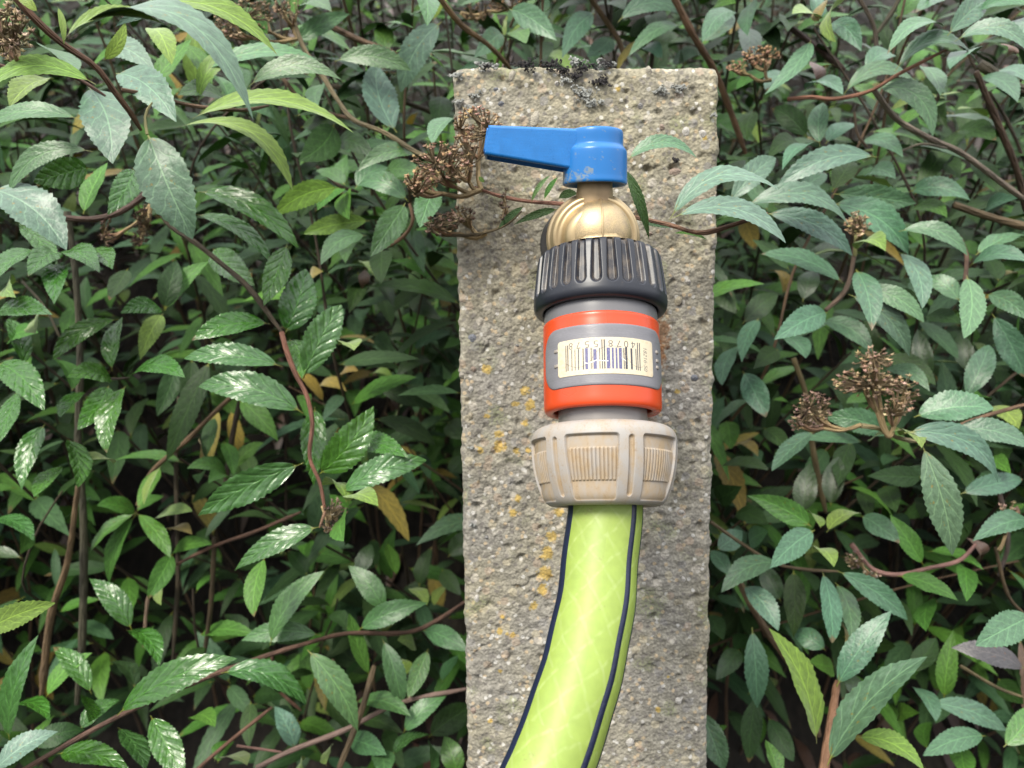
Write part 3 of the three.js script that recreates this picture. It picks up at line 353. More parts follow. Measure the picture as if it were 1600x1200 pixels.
// leaves read off the photograph: base x, y, tip x, y, width (px), bend (px, to the upper or right side), kind, depth (m; else from a usual leaf of 58 mm)
const LEAVES = [
  // spray hanging in front, left of the post
  [422, 506, 299, 532, 36, 6, 'w', .37], [441, 573, 287, 561, 44, 9, 'W', .36], [474, 646, 310, 604, 56, 12, 'W', .355], [474, 592, 534, 476, 62, -4, 'W', .36], [445, 522, 478, 420, 66, 4, 'w', .375], [497, 742, 584, 634, 68, 6, 'w', .355], [474, 723, 309, 806, 60, 8, 'W', .35], [532, 771, 667, 719, 50, 5, 'W', .355], [549, 690, 640, 716, 42, 8, 'w', .375], [499, 823, 366, 892, 42, 9, 'W', .345], [541, 785, 502, 759, 16, 3, 'l', .35], [545, 787, 591, 791, 20, 3, 'l', .35], [540, 803, 537, 846, 22, 3, 'g', .35], [492, 635, 490, 760, 46, 0, 'w', .39], [528, 540, 553, 548, 15, 2, 'l', .38], [452, 530, 472, 592, 40, 2, 'w', .385],
  [449, 381, 412, 478, 46, -3, 'w', .38], [333, 388, 398, 447, 50, -6, 'w', .4], [305, 335, 428, 417, 26, 12, 'w', .37], [310, 300, 466, 388, 46, 16, 'w', .36], [530, 293, 424, 341, 44, 8, 'G', .40],
  // near branch at the upper left
  [230, 208, 301, 374, 92, 6, 'p', .32], [138, 135, 176, 256, 84, 6, 'p', .33], [180, 115, 276, 191, 60, 16, 'p', .32], [100, 65, 396, 188, 46, 72, 'p', .205], [195, 30, 434, 87, 30, 44, 'G', .26], [162, 95, 196, 34, 24, 4, 'l', .3], [236, 45, 268, 101, 38, 0, 'G', .36], [165, 85, 243, 112, 40, 8, 'p', .36], [150, 132, -35, 155, 34, 22, 'G', .26], [85, 125, 15, 168, 22, 4, 'l', .33], [125, 187, -30, 204, 26, 12, 'b', .3], [145, 237, 14, 301, 32, 28, 'b', .33], [140, 262, 52, 285, 56, 6, 'w', .37], [-15, 295, 104, 391, 76, 10, 'p', .33], [130, 335, 168, 254, 26, 4, 'g', .37], [208, 262, 168, 336, 44, 5, 'w', .38], [275, 200, 457, 298, 26, 32, 'G', .34], [300, 186, 553, 208, 22, 22, 'G', .32], [388, 136, 534, 125, 32, 26, 'b', .33], [318, 112, 493, 93, 24, 18, 'b', .36], [310, 162, 402, 83, 30, 20, 'G', .36], [357, 163, 277, 149, 26, 5, 'b', .38], [359, 161, 334, 118, 26, 2, 'b', .4], [60, 20, 20, -20, 20, 0, 'l', .25], [90, 10, 100, 70, 12, 2, 'l', .26], [262, 15, 180, 42, 18, 6, 'p', .3], [40, 68, 120, 112, 8, 4, 'b', .34], [240, 130, 300, 60, 30, 6, 'g', .42], [420, 60, 360, 20, 26, 6, 'g', .42], [280, 65, 330, 130, 30, 4, 'g', .45], [225, 10, 340, 2, 20, 8, 'G', .32],
  // towards the post, upper half
  [523, 96, 642, 111, 38, 17, 'b', .42], [620, 207, 588, 98, 62, -10, 'p', .43], [690, 34, 626, 144, 52, -8, 'p', .44], [600, 88, 593, 36, 36, 2, 'g', .46], [656, -18, 667, 41, 42, 0, 'b', .4], [659, 245, 557, 269, 30, 14, 'b', .4], [638, 315, 558, 291, 38, 10, 'b', .4], [633, 317, 578, 401, 48, 6, 'b', .395], [555, 294, 607, 262, 30, 5, 'b', .45], [600, 268, 662, 272, 34, 4, 'b', .47], [681, 292, 656, 356, 46, -2, 'b', .36], [540, 290, 494, 266, 22, 4, 'b', .44], [543, 288, 542, 244, 28, 0, 'b', .45], [540, 298, 496, 329, 26, 4, 'g', .44], [545, 297, 546, 343, 28, 0, 'g', .45], [578, 345, 474, 366, 36, 6, 'G', .44], [572, 368, 501, 414, 32, 7, 'b', .42], [596, 392, 595, 444, 42, 2, 'd', .44], [722, 188, 676, 227, 26, 5, 'b', .37], [455, 72, 546, 22, 32, 8, 'b', .45], [465, 20, 519, 19, 18, 8, 'b', .45], [476, 16, 514, 2, 24, 2, 'g', .48], [522, 193, 466, 252, 58, 8, 'd', .47], [525, 222, 587, 247, 38, 6, 'd', .48], [690, 150, 682, 208, 42, 2, 'd', .5], [512, 130, 494, 172, 26, 0, 'b', .48], [640, 340, 600, 372, 24, 4, 'b', .45], [470, 200, 540, 190, 26, 5, 'd', .5], [598, 130, 520, 165, 24, 6, 'b', .5], [430, 190, 380, 170, 30, 5, 'b', .45], [600, 225, 650, 200, 24, 4, 'd', .5], [500, 300, 470, 340, 30, 0, 'd', .5], [565, 372, 540, 412, 24, 0, 'g', .46], [560, 410, 590, 440, 22, 0, 'l', .5], [520, 420, 545, 400, 20, 0, 'g', .47],
  // wet leaves, middle left
  [186, 499, 83, 562, 32, 10, 'w', .4], [175, 580, 192, 495, 28, 2, 'w', .4], [177, 597, 104, 590, 32, 7, 'w', .39], [202, 591, 289, 590, 28, 7, 'w', .39], [198, 602, 167, 708, 32, -4, 'w', .39], [170, 602, 121, 672, 42, 4, 'w', .4], [127, 612, 94, 652, 26, 3, 'w', .41], [-5, 568, 69, 642, 54, 6, 'w', .38], [38, 572, 14, 498, 32, 0, 'w', .41], [71, 662, 34, 767, 34, -4, 'w', .4], [105, 685, 121, 762, 36, 3, 'w', .41], [97, 728, 53, 777, 24, 3, 'w', .41], [-8, 490, 83, 492, 34, 6, 'W', .37], [88, 412, 85, 476, 38, 0, 'w', .39], [97, 395, 44, 432, 36, 5, 'w', .39], [56, 390, -12, 442, 30, 6, 'W', .38], [104, 395, 156, 426, 38, 4, 'w', .39], [140, 390, 176, 421, 34, 4, 'w', .4], [255, 490, 219, 563, 36, -3, 'l', .44], [256, 487, 188, 490, 28, 5, 'w', .43], [256, 485, 276, 408, 40, 3, 'd', .45], [258, 485, 327, 408, 32, -4, 'g', .46], [28, 440, 25, 465, 12, 0, 'l', .38], [58, 495, 56, 521, 14, 0, 'l', .4], [84, 560, 112, 612, 26, 2, 'g', .42], [27, 610, -2, 692, 28, 3, 'w', .39], [178, 725, 129, 721, 14, 4, 'l', .43], [30, 350, 85, 415, 30, 6, 'w', .4], [200, 420, 170, 470, 30, 0, 'd', .46], [20, 540, 60, 520, 22, 4, 'g', .43], [275, 570, 245, 650, 36, 0, 'd', .5], [300, 560, 290, 650, 34, 0, 'd', .5], [330, 560, 260, 720, 40, 8, 'd', .48],
  // dim yellow and green leaves inside, middle
  [497, 606, 542, 612, 20, 5, 'y', .6], [342, 640, 330, 725, 24, 0, 'y', .55], [360, 640, 372, 720, 26, 3, 'y', .56], [372, 625, 435, 690, 40, 8, 'g', .52], [350, 690, 365, 745, 26, 0, 'g', .52], [355, 745, 292, 732, 24, 5, 'g', .5], [355, 750, 325, 755, 18, 2, 'g', .5], [335, 650, 320, 720, 26, 0, 'd', .53], [310, 690, 312, 716, 12, 0, 'y', .53], [365, 735, 415, 692, 26, 4, 'g', .53], [250, 730, 215, 795, 26, 4, 'g', .5], [252, 728, 225, 790, 10, 3, 'l', .48], [675, 565, 620, 590, 26, 5, 'd', .6], [590, 612, 680, 640, 38, 9, 'd', .6], [585, 655, 680, 695, 32, 6, 'd', .55], [690, 570, 692, 592, 14, 0, 'b', .58], [600, 470, 612, 510, 30, 0, 'd', .58], [560, 425, 545, 490, 36, 0, 'd', .52], [590, 430, 615, 480, 26, 0, 'd', .55], [650, 405, 708, 430, 22, 4, 'l', .6], [672, 440, 695, 425, 26, 0, 'l', .62], [700, 460, 690, 480, 34, 0, 'y', .7], [485, 440, 505, 424, 16, 0, 'y', .5], [535, 590, 560, 580, 14, 3, 'y', .62], [580, 590, 615, 592, 12, 4, 'l', .62], [640, 460, 690, 500, 34, 0, 'd', .62], [590, 520, 620, 560, 30, 0, 'd', .66], [700, 510, 690, 550, 24, 0, 'd', .62], [700, 660, 735, 690, 40, 0, 'd', .62], [700, 720, 735, 740, 34, 0, 'd', .6],
  // lower left
  [-28, 992, 87, 942, 46, 8, 'G', .29], [15, 1158, 60, 992, 32, -5, 'W', .36], [183, 1118, 371, 1029, 56, 16, 'w', .35], [206, 985, 139, 904, 42, 4, 'w', .43], [197, 985, 249, 1043, 34, 6, 'w', .44], [345, 1052, 479, 1101, 46, 12, 'W', .385], [143, 1085, 83, 1011, 36, 5, 'w', .42], [72, 1090, 144, 1020, 26, 6, 'g', .42], [235, 1118, 287, 1218, 50, 3, 'w', .38], [184, 1137, 227, 1203, 36, 3, 'W', .4], [-10, 1208, 91, 1143, 42, 8, 'p', .33], [50, 1168, 133, 1140, 40, 5, 'd', .39], [90, 1178, 203, 1203, 42, 9, 'w', .37], [128, 1085, 139, 1129, 24, 0, 'w', .43], [125, 1141, 187, 1094, 28, 5, 'W', .42], [210, 1076, 172, 1034, 28, 2, 'd', .44],
  [213, 802, 151, 790, 30, 5, 'g', .5], [213, 802, 140, 866, 22, 5, 'g', .5], [213, 804, 171, 912, 28, -9, 'g', .5], [213, 802, 266, 872, 30, 5, 'g', .5], [213, 800, 256, 775, 20, 3, 'g', .52], [240, 812, 301, 799, 16, 4, 'l', .5], [270, 865, 231, 936, 36, -3, 'g', .5], [270, 865, 331, 850, 22, 4, 'g', .52], [-10, 810, 53, 846, 30, 4, 'W', .45], [25, 820, 30, 867, 22, 0, 'g', .46], [295, 1128, 336, 1136, 20, 4, 'g', .45], [335, 1190, 366, 1159, 16, 2, 'g', .43], [345, 1186, 386, 1196, 11, 3, 'l', .43], [260, 910, 252, 946, 14, 0, 'l', .52], [265, 830, 300, 835, 10, 2, 'y', .52], [60, 1170, 85, 1118, 18, 2, 'g', .42], [10, 1110, 78, 1128, 22, 4, 'w', .42], [320, 1010, 290, 1050, 26, 0, 'd', .52], [390, 985, 350, 960, 22, 0, 'd', .52],
  [422, 1008, 507, 892, 42, -8, 'b', .44], [502, 993, 377, 1001, 38, 9, 'b', .45], [415, 870, 397, 964, 36, -2, 'g', .42], [480, 1015, 559, 1143, 50, 4, 'b', .42], [602, 957, 544, 884, 42, 5, 'b', .47], [560, 985, 669, 942, 42, 8, 'b', .46], [578, 1057, 545, 958, 28, -4, 'g', .46], [545, 985, 516, 960, 26, 2, 'd', .5], [597, 998, 626, 1103, 38, 4, 'b', .47], [660, 985, 731, 1019, 38, 8, 'b', .48], [669, 1014, 637, 1092, 34, 2, 'b', .48], [650, 1012, 621, 1000, 28, 0, 'l', .52], [630, 1060, 620, 1030, 24, 0, 'l', .52], [555, 1097, 642, 1120, 32, 6, 'b', .47], [562, 1125, 632, 1148, 28, 4, 'd', .49], [630, 1145, 700, 1084, 36, 3, 'b', .46], [545, 1156, 604, 1180, 40, 5, 'b', .46], [612, 1182, 676, 1150, 22, 3, 'W', .45], [670, 1152, 738, 1104, 50, 5, 'd', .5], [716, 1212, 694, 1150, 42, 3, 'g', .48], [669, 1160, 672, 1208, 14, 0, 'b', .46], [462, 1171, 429, 1104, 36, 2, 'p', .47], [392, 1095, 389, 1172, 28, 0, 'd', .5], [605, 848, 619, 897, 22, 0, 'g', .55], [655, 917, 676, 853, 28, 0, 'd', .58], [640, 920, 667, 946, 20, 0, 'l', .55], [678, 948, 700, 915, 14, 0, 'l', .58], [510, 1196, 521, 1162, 14, 0, 'l', .46], [478, 1216, 478, 1184, 10, 0, 'l', .46], [690, 1066, 716, 1024, 20, 0, 'b', .5], [340, 1192, 367, 1157, 18, 2, 'g', .44], [590, 1170, 600, 1220, 40, 0, 'b', .45], [700, 870, 735, 830, 36, 0, 'd', .6], [640, 830, 600, 800, 30, 0, 'd', .6], [690, 890, 720, 930, 30, 0, 'd', .58], [440, 1080, 400, 1060, 26, 0, 'd', .5], [560, 900, 580, 850, 30, 0, 'd', .56], [480, 900, 450, 860, 28, 0, 'd', .55],
  // above the post
  [795, 14, 870, 64, 44, 8, 'b', .46], [930, 20, 878, 92, 40, -7, 'b', .47], [955, 56, 917, 88, 34, -3, 'b', .5], [965, 35, 1078, 32, 34, 26, 'b', .45], [1062, 40, 982, 88, 28, 10, 'b', .46], [970, 25, 1045, 15, 26, 8, 'g', .5], [784, 52, 740, 90, 38, 0, 'p', .47], [792, 55, 822, 68, 24, 2, 'g', .47], [1098, 68, 1145, 20, 36, 4, 'p', .44], [980, 60, 1032, 32, 30, 0, 'd', .52], [860, 65, 848, 98, 30, 0, 'd', .54], [1020, 78, 1060, 55, 30, 4, 'g', .53], [1000, 80, 1034, 95, 20, 4, 'b', .52], [870, 15, 920, 5, 26, 0, 'd', .52], [1050, 95, 1090, 85, 26, 0, 'b', .54], [830, 40, 800, 48, 24, 0, 'l', .55], [1110, 20, 1150, 5, 20, 4, 'g', .46], [950, 5, 975, 15, 18, 0, 'p', .5], [720, 85, 760, 100, 26, 0, 'd', .55], [1090, 75, 1060, 100, 26, 0, 'd', .55],
  // in front of the post, round the tap
  [979, 252, 1089, 247, 22, 22, 'b', .296], [100, 62, 258, 39, 20, 12, 'G', .204], [976, 262, 1014, 374, 21, 6, 'd', .285], [830, 317, 860, 274, 9, -5, 'g', .3], [850, 313, 872, 277, 10, -4, 'g', .3], [872, 311, 902, 303, 16, 4, 'd', .298], [872, 327, 802, 352, 15, 7, 'd', .3], [820, 322, 778, 358, 13, 5, 'd', .302], [1000, 316, 1006, 305, 9, 0, 'l', .305], [1000, 348, 1060, 356, 12, 2, 'b', .306], [1050, 365, 1105, 375, 8, 2, 'g', .305], [1046, 344, 1218, 297, 32, 32, 'p', .285], [1050, 341, 1228, 380, 38, 30, 'p', .28], [757, 285, 748, 276, 8, 0, 'l', .3],
  // right side, upper
  [1267, 62, 1194, 148, 34, 18, 'b', .4], [1281, 228, 1286, 160, 38, -2, 'b', .42], [1255, 143, 1317, 148, 16, 9, 'b', .42], [1318, 148, 1437, 138, 26, 30, 'b', .4], [1366, 136, 1457, 214, 42, 24, 'b', .39], [1350, 112, 1398, 89, 30, 4, 'b', .42], [1398, 112, 1531, 104, 22, 40, 'b', .38], [1478, 43, 1386, 85, 26, 10, 'b', .38], [1480, 56, 1541, 1, 48, 5, 'b', .37], [1492, 65, 1612, 88, 28, 26, 'p', .36], [1525, 18, 1615, 8, 32, 4, 'b', .38], [1435, 104, 1469, 150, 28, 7, 'b', .42], [1525, 84, 1484, 108, 22, 4, 'b', .4], [1290, 42, 1346, 80, 36, 10, 'b', .42], [1325, -2, 1306, 66, 11, -18, 'l', .4], [1280, 36, 1301, -6, 15, 2, 'y', .4], [1279, 31, 1237, 22, 10, 3, 'l', .41], [1272, 36, 1262, -8, 24, 0, 'b', .42], [1153, 22, 1097, 66, 34, 8, 'b', .43], [1175, 2, 1168, 57, 34, 0, 'b', .46], [1371, 246, 1212, 294, 46, 17, 'p', .39], [1160, 326, 1326, 352, 44, 28, 'p', .37], [1194, 334, 1332, 400, 46, 14, 'p', .385], [1138, 320, 1212, 246, 48, -4, 'p', .4], [1281, 233, 1222, 266, 20, 7, 'b', .42], [1257, 234, 1198, 250, 34, 8, 'd', .46], [1302, 303, 1432, 318, 50, 6, 'b', .41], [1300, 300, 1331, 253, 42, 0, 'd', .44], [1298, 318, 1419, 398, 58, 14, 'b', .41], [1404, 362, 1512, 400, 32, 18, 'b', .4], [1338, 393, 1384, 393, 14, 8, 'l', .4], [1420, 300, 1516, 313, 40, 10, 'b', .44], [1524, 399, 1606, 368, 26, 7, 'b', .42], [1494, 206, 1556, 219, 34, 3, 'd', .48], [1340, 226, 1411, 246, 22, 6, 'b', .45], [1262, 216, 1206, 169, 44, 6, 'd', .48], [1290, 225, 1340, 195, 26, 0, 'b', .47], [1200, 330, 1165, 280, 30, 0, 'b', .47], [1250, 300, 1290, 270, 34, 0, 'b', .46], [1130, 300, 1165, 250, 40, 0, 'd', .5], [1420, 330, 1480, 340, 26, 8, 'g', .45], [1530, 120, 1590, 160, 34, 5, 'b', .46], [1460, 240, 1500, 280, 36, 0, 'd', .5], [1520, 250, 1560, 300, 36, 0, 'd', .5], [1440, 120, 1480, 200, 44, 0, 'd', .52], [1410, 170, 1440, 240, 40, 0, 'd', .52], [1560, 110, 1610, 130, 26, 4, 'b', .42], [1220, 80, 1180, 40, 30, 0, 'd', .5], [1400, 30, 1440, -5, 34, 0, 'g', .48], [1470, 0, 1430, 20, 26, 0, 'b', .46], [1240, 120, 1195, 140, 24, 4, 'b', .46], [1210, 120, 1150, 140, 22, 8, 'g', .48], [1570, 40, 1610, 60, 24, 0, 'p', .38], [1350, 280, 1400, 280, 26, 8, 'b', .44], [1540, 330, 1590, 310, 24, 0, 'b', .46],
  // right side, middle
  [1318, 443, 1189, 397, 36, 9, 'b', .41], [1337, 421, 1362, 517, 48, 3, 'b', .385], [1338, 452, 1444, 504, 38, 12, 'b', .4], [1326, 460, 1421, 557, 40, 10, 'p', .4], [1293, 488, 1209, 531, 52, 6, 'b', .4], [1222, 525, 1259, 560, 28, 3, 'b', .44], [1404, 394, 1441, 482, 36, 6, 'p', .42], [1500, 472, 1440, 436, 36, 5, 'b', .43], [1510, 430, 1506, 529, 44, 4, 'b', .4], [1515, 416, 1610, 411, 26, 6, 'b', .41], [1540, 460, 1610, 502, 38, 7, 'b', .41], [1444, 496, 1502, 506, 28, 3, 'd', .46], [1282, 502, 1362, 550, 36, 8, 'b', .44], [1152, 540, 1128, 602, 30, 0, 'b', .47], [1186, 497, 1159, 566, 34, 0, 'b', .46], [1160, 506, 1217, 459, 44, 4, 'd', .5], [1216, 546, 1177, 577, 38, 0, 'd', .5], [1160, 580, 1196, 652, 48, 5, 'b', .48], [1452, 602, 1434, 514, 38, 0, 'd', .5], [1511, 582, 1499, 518, 36, 0, 'd', .52], [1509, 622, 1546, 539, 48, 3, 'b', .44], [1428, 652, 1553, 639, 62, 10, 'b', .38], [1413, 676, 1560, 757, 50, 22, 'p', .36], [1488, 673, 1614, 702, 46, 10, 'b', .37], [1440, 694, 1488, 868, 62, 4, 'p', .355], [1392, 682, 1288, 652, 50, 6, 'b', .41], [1347, 690, 1263, 688, 28, -4, 'b', .43], [1272, 674, 1206, 736, 34, 4, 'b', .42], [1253, 802, 1266, 723, 46, 0, 'd', .48], [1298, 792, 1311, 713, 42, 0, 'd', .48], [1378, 558, 1462, 602, 36, 8, 'd', .46], [1378, 580, 1453, 612, 30, 12, 'b', .43], [1500, 772, 1598, 749, 42, 6, 'b', .44], [1442, 746, 1354, 744, 42, 4, 'd', .48], [1222, 461, 1199, 423, 20, 8, 'y', .52], [1254, 472, 1271, 423, 42, 0, 'd', .5], [1150, 694, 1184, 713, 15, 3, 'y', .55], [1134, 658, 1142, 702, 40, 0, 'g', .55], [1549, 634, 1592, 670, 30, 4, 'l', .46], [1194, 669, 1236, 706, 32, 0, 'd', .5], [1124, 730, 1201, 735, 20, 5, 'd', .5], [1550, 490, 1602, 590, 50, 6, 'b', .45], [1560, 440, 1540, 400, 30, 0, 'd', .48], [1160, 340, 1180, 390, 36, 0, 'y', .6], [1270, 410, 1310, 380, 30, 0, 'd', .52], [1180, 620, 1220, 600, 40, 0, 'd', .54], [1400, 470, 1440, 470, 30, 0, 'd', .5], [1120, 440, 1150, 490, 40, 0, 'd', .54], [1125, 560, 1150, 520, 36, 0, 'd', .55], [1540, 720, 1580, 740, 28, 0, 'g', .46], [1360, 690, 1410, 672, 14, -3, 'l', .39], [1403, 682, 1440, 700, 14, 4, 'l', .38], [1330, 690, 1310, 760, 40, 0, 'd', .5], [1380, 760, 1400, 800, 40, 0, 'd', .5],
  // right side, lower
  [1268, 823, 1167, 774, 48, 6, 'g', .42], [1273, 828, 1203, 888, 50, 5, 'b', .415], [1222, 880, 1127, 926, 42, 8, 'b', .43], [1160, 915, 1216, 986, 42, 4, 'p', .44], [1285, 893, 1300, 1005, 38, 0, 'b', .42], [1308, 892, 1418, 969, 44, 9, 'b', .415], [1305, 910, 1329, 1002, 34, 4, 'b', .44], [1307, 1073, 1394, 954, 52, -5, 'b', .385], [1276, 1162, 1201, 981, 44, 7, 'G', .37], [1293, 1196, 1449, 1026, 64, -9, 'p', .345], [1338, 1152, 1446, 1208, 42, 6, 'G', .37], [1612, 814, 1519, 846, 40, 6, 'b', .4], [1612, 963, 1524, 1009, 58, 8, 'b', .37], [1603, 1047, 1486, 1012, 42, 7, 'u', .41], [1475, 1092, 1490, 984, 38, 0, 'g', .46], [1443, 883, 1391, 804, 38, -4, 'g', .44], [1403, 900, 1497, 939, 34, 6, 'g', .43], [1455, 935, 1447, 987, 34, 0, 'g', .44], [1505, 885, 1510, 940, 34, 0, 'g', .45], [1450, 862, 1537, 891, 20, 4, 'g', .47], [1175, 980, 1183, 1107, 44, -4, 'b', .43], [1240, 890, 1240, 997, 42, 0, 'd', .46], [1345, 806, 1406, 849, 42, 5, 'b', .45], [1292, 832, 1346, 804, 24, 4, 'l', .42], [1282, 825, 1262, 800, 8, 0, 'l', .42], [1450, 1098, 1573, 1142, 42, 10, 'b', .44], [1540, 1150, 1442, 1181, 42, 7, 'b', .43], [1568, 1167, 1613, 1103, 46, 3, 'g', .42], [1094, 1108, 1131, 1204, 50, 3, 'b', .46], [1215, 1217, 1196, 1156, 28, -2, 'g', .4], [1340, 1142, 1402, 1048, 46, -5, 'd', .42], [1290, 1016, 1238, 988, 42, 4, 'b', .45], [1309, 975, 1319, 1031, 20, 3, 'y', .45], [1424, 1074, 1462, 1127, 24, 3, 'b', .45], [1420, 1052, 1463, 997, 38, 0, 'd', .48], [1303, 1041, 1264, 1034, 36, 0, 'g', .45], [1405, 1116, 1437, 1114, 32, 0, 'g', .48], [1450, 1172, 1455, 1128, 30, 0, 'g', .48], [1181, 1088, 1170, 1192, 40, 0, 'd', .5], [1270, 858, 1303, 886, 18, 5, 'l', .42], [1155, 1015, 1119, 1062, 38, 0, 'd', .5], [1120, 860, 1160, 830, 42, 0, 'b', .47], [1140, 900, 1110, 860, 30, 0, 'b', .48], [1110, 960, 1130, 1000, 36, 0, 'd', .52], [1150, 800, 1200, 820, 36, 0, 'd', .48], [1220, 940, 1190, 880, 40, 0, 'd', .49], [1350, 1000, 1400, 1010, 34, 0, 'd', .48], [1200, 1120, 1240, 1190, 40, 0, 'd', .52], [1340, 1100, 1320, 1050, 34, 0, 'd', .45], [1560, 1060, 1600, 1100, 40, 0, 'd', .5], [1120, 780, 1160, 760, 44, 0, 'd', .52], [1170, 850, 1200, 830, 36, 0, 'b', .46], [1500, 1160, 1510, 1215, 40, 0, 'g', .45],
];
const toCam = (p) => EYE.clone().sub(p).normalize();
for (const [bx, by, tx, ty, wpx, bow, kd, zz] of LEAVES) {
  const kind = kd === 'b' && bx < 720 ? 'c' : kd;
  const lp = Math.hypot(tx - bx, ty - by), Z = zz ?? clamp(0.058 * F / lp, 0.33, 0.65), app = (lp + Math.abs(bow) * 0.6) * Z / F;
  const real = Z < 0.32 ? app : Math.max(app, 0.046), dz = -Math.sqrt(real * real - app * app) * (ty < by - 20 ? -0.35 : 0.75);
  const B = at(bx, by, Z), T = at(tx, ty, Z + dz), ux = (tx - bx) / lp, uy = (ty - by) / lp;
  let nx = -uy, ny = ux; if (Math.abs(ux) > Math.abs(uy) ? ny > 0 : nx < 0) { nx = -nx; ny = -ny; }
  const mx = (bx + tx) / 2 + nx * bow, my = (by + ty) / 2 + ny * bow;
  const A = T.clone().sub(B).normalize(), mid = B.clone().add(T).multiplyScalar(0.5), cam = toCam(mid), C = cam.clone().addScaledVector(A, -cam.dot(A)).normalize();
  let side = A.clone().cross(C).normalize(); if (side.y < 0) side.negate(); // across the leaf in the picture, upwards
  const rw = wpx * (bx > 1000 ? 0.75 : 0.8) * Z / F, full = Math.abs(bow) > 9 ? Math.max(rw * 1.1, real * 0.21) : Math.max(rw, real * (Z < 0.31 ? 0.12 : rr(0.23, 0.29))), roll = Math.acos(clamp(rw / full, 0.2, 1)) * 0.95 + rr(-0.12, 0.12);
  const N = C.clone().multiplyScalar(Math.cos(roll)).addScaledVector(side, Math.sin(roll)), S = A.clone().cross(N).normalize();
  const M = at(mx, my, Z + dz * 0.45).addScaledVector(N, real * rr(0.03, 0.11));
  addLeaf(leafGeo(B, M, T, S, full * 1.04, kind, lp < 45 ? 1 : 0), kind, owner(B.x));
}
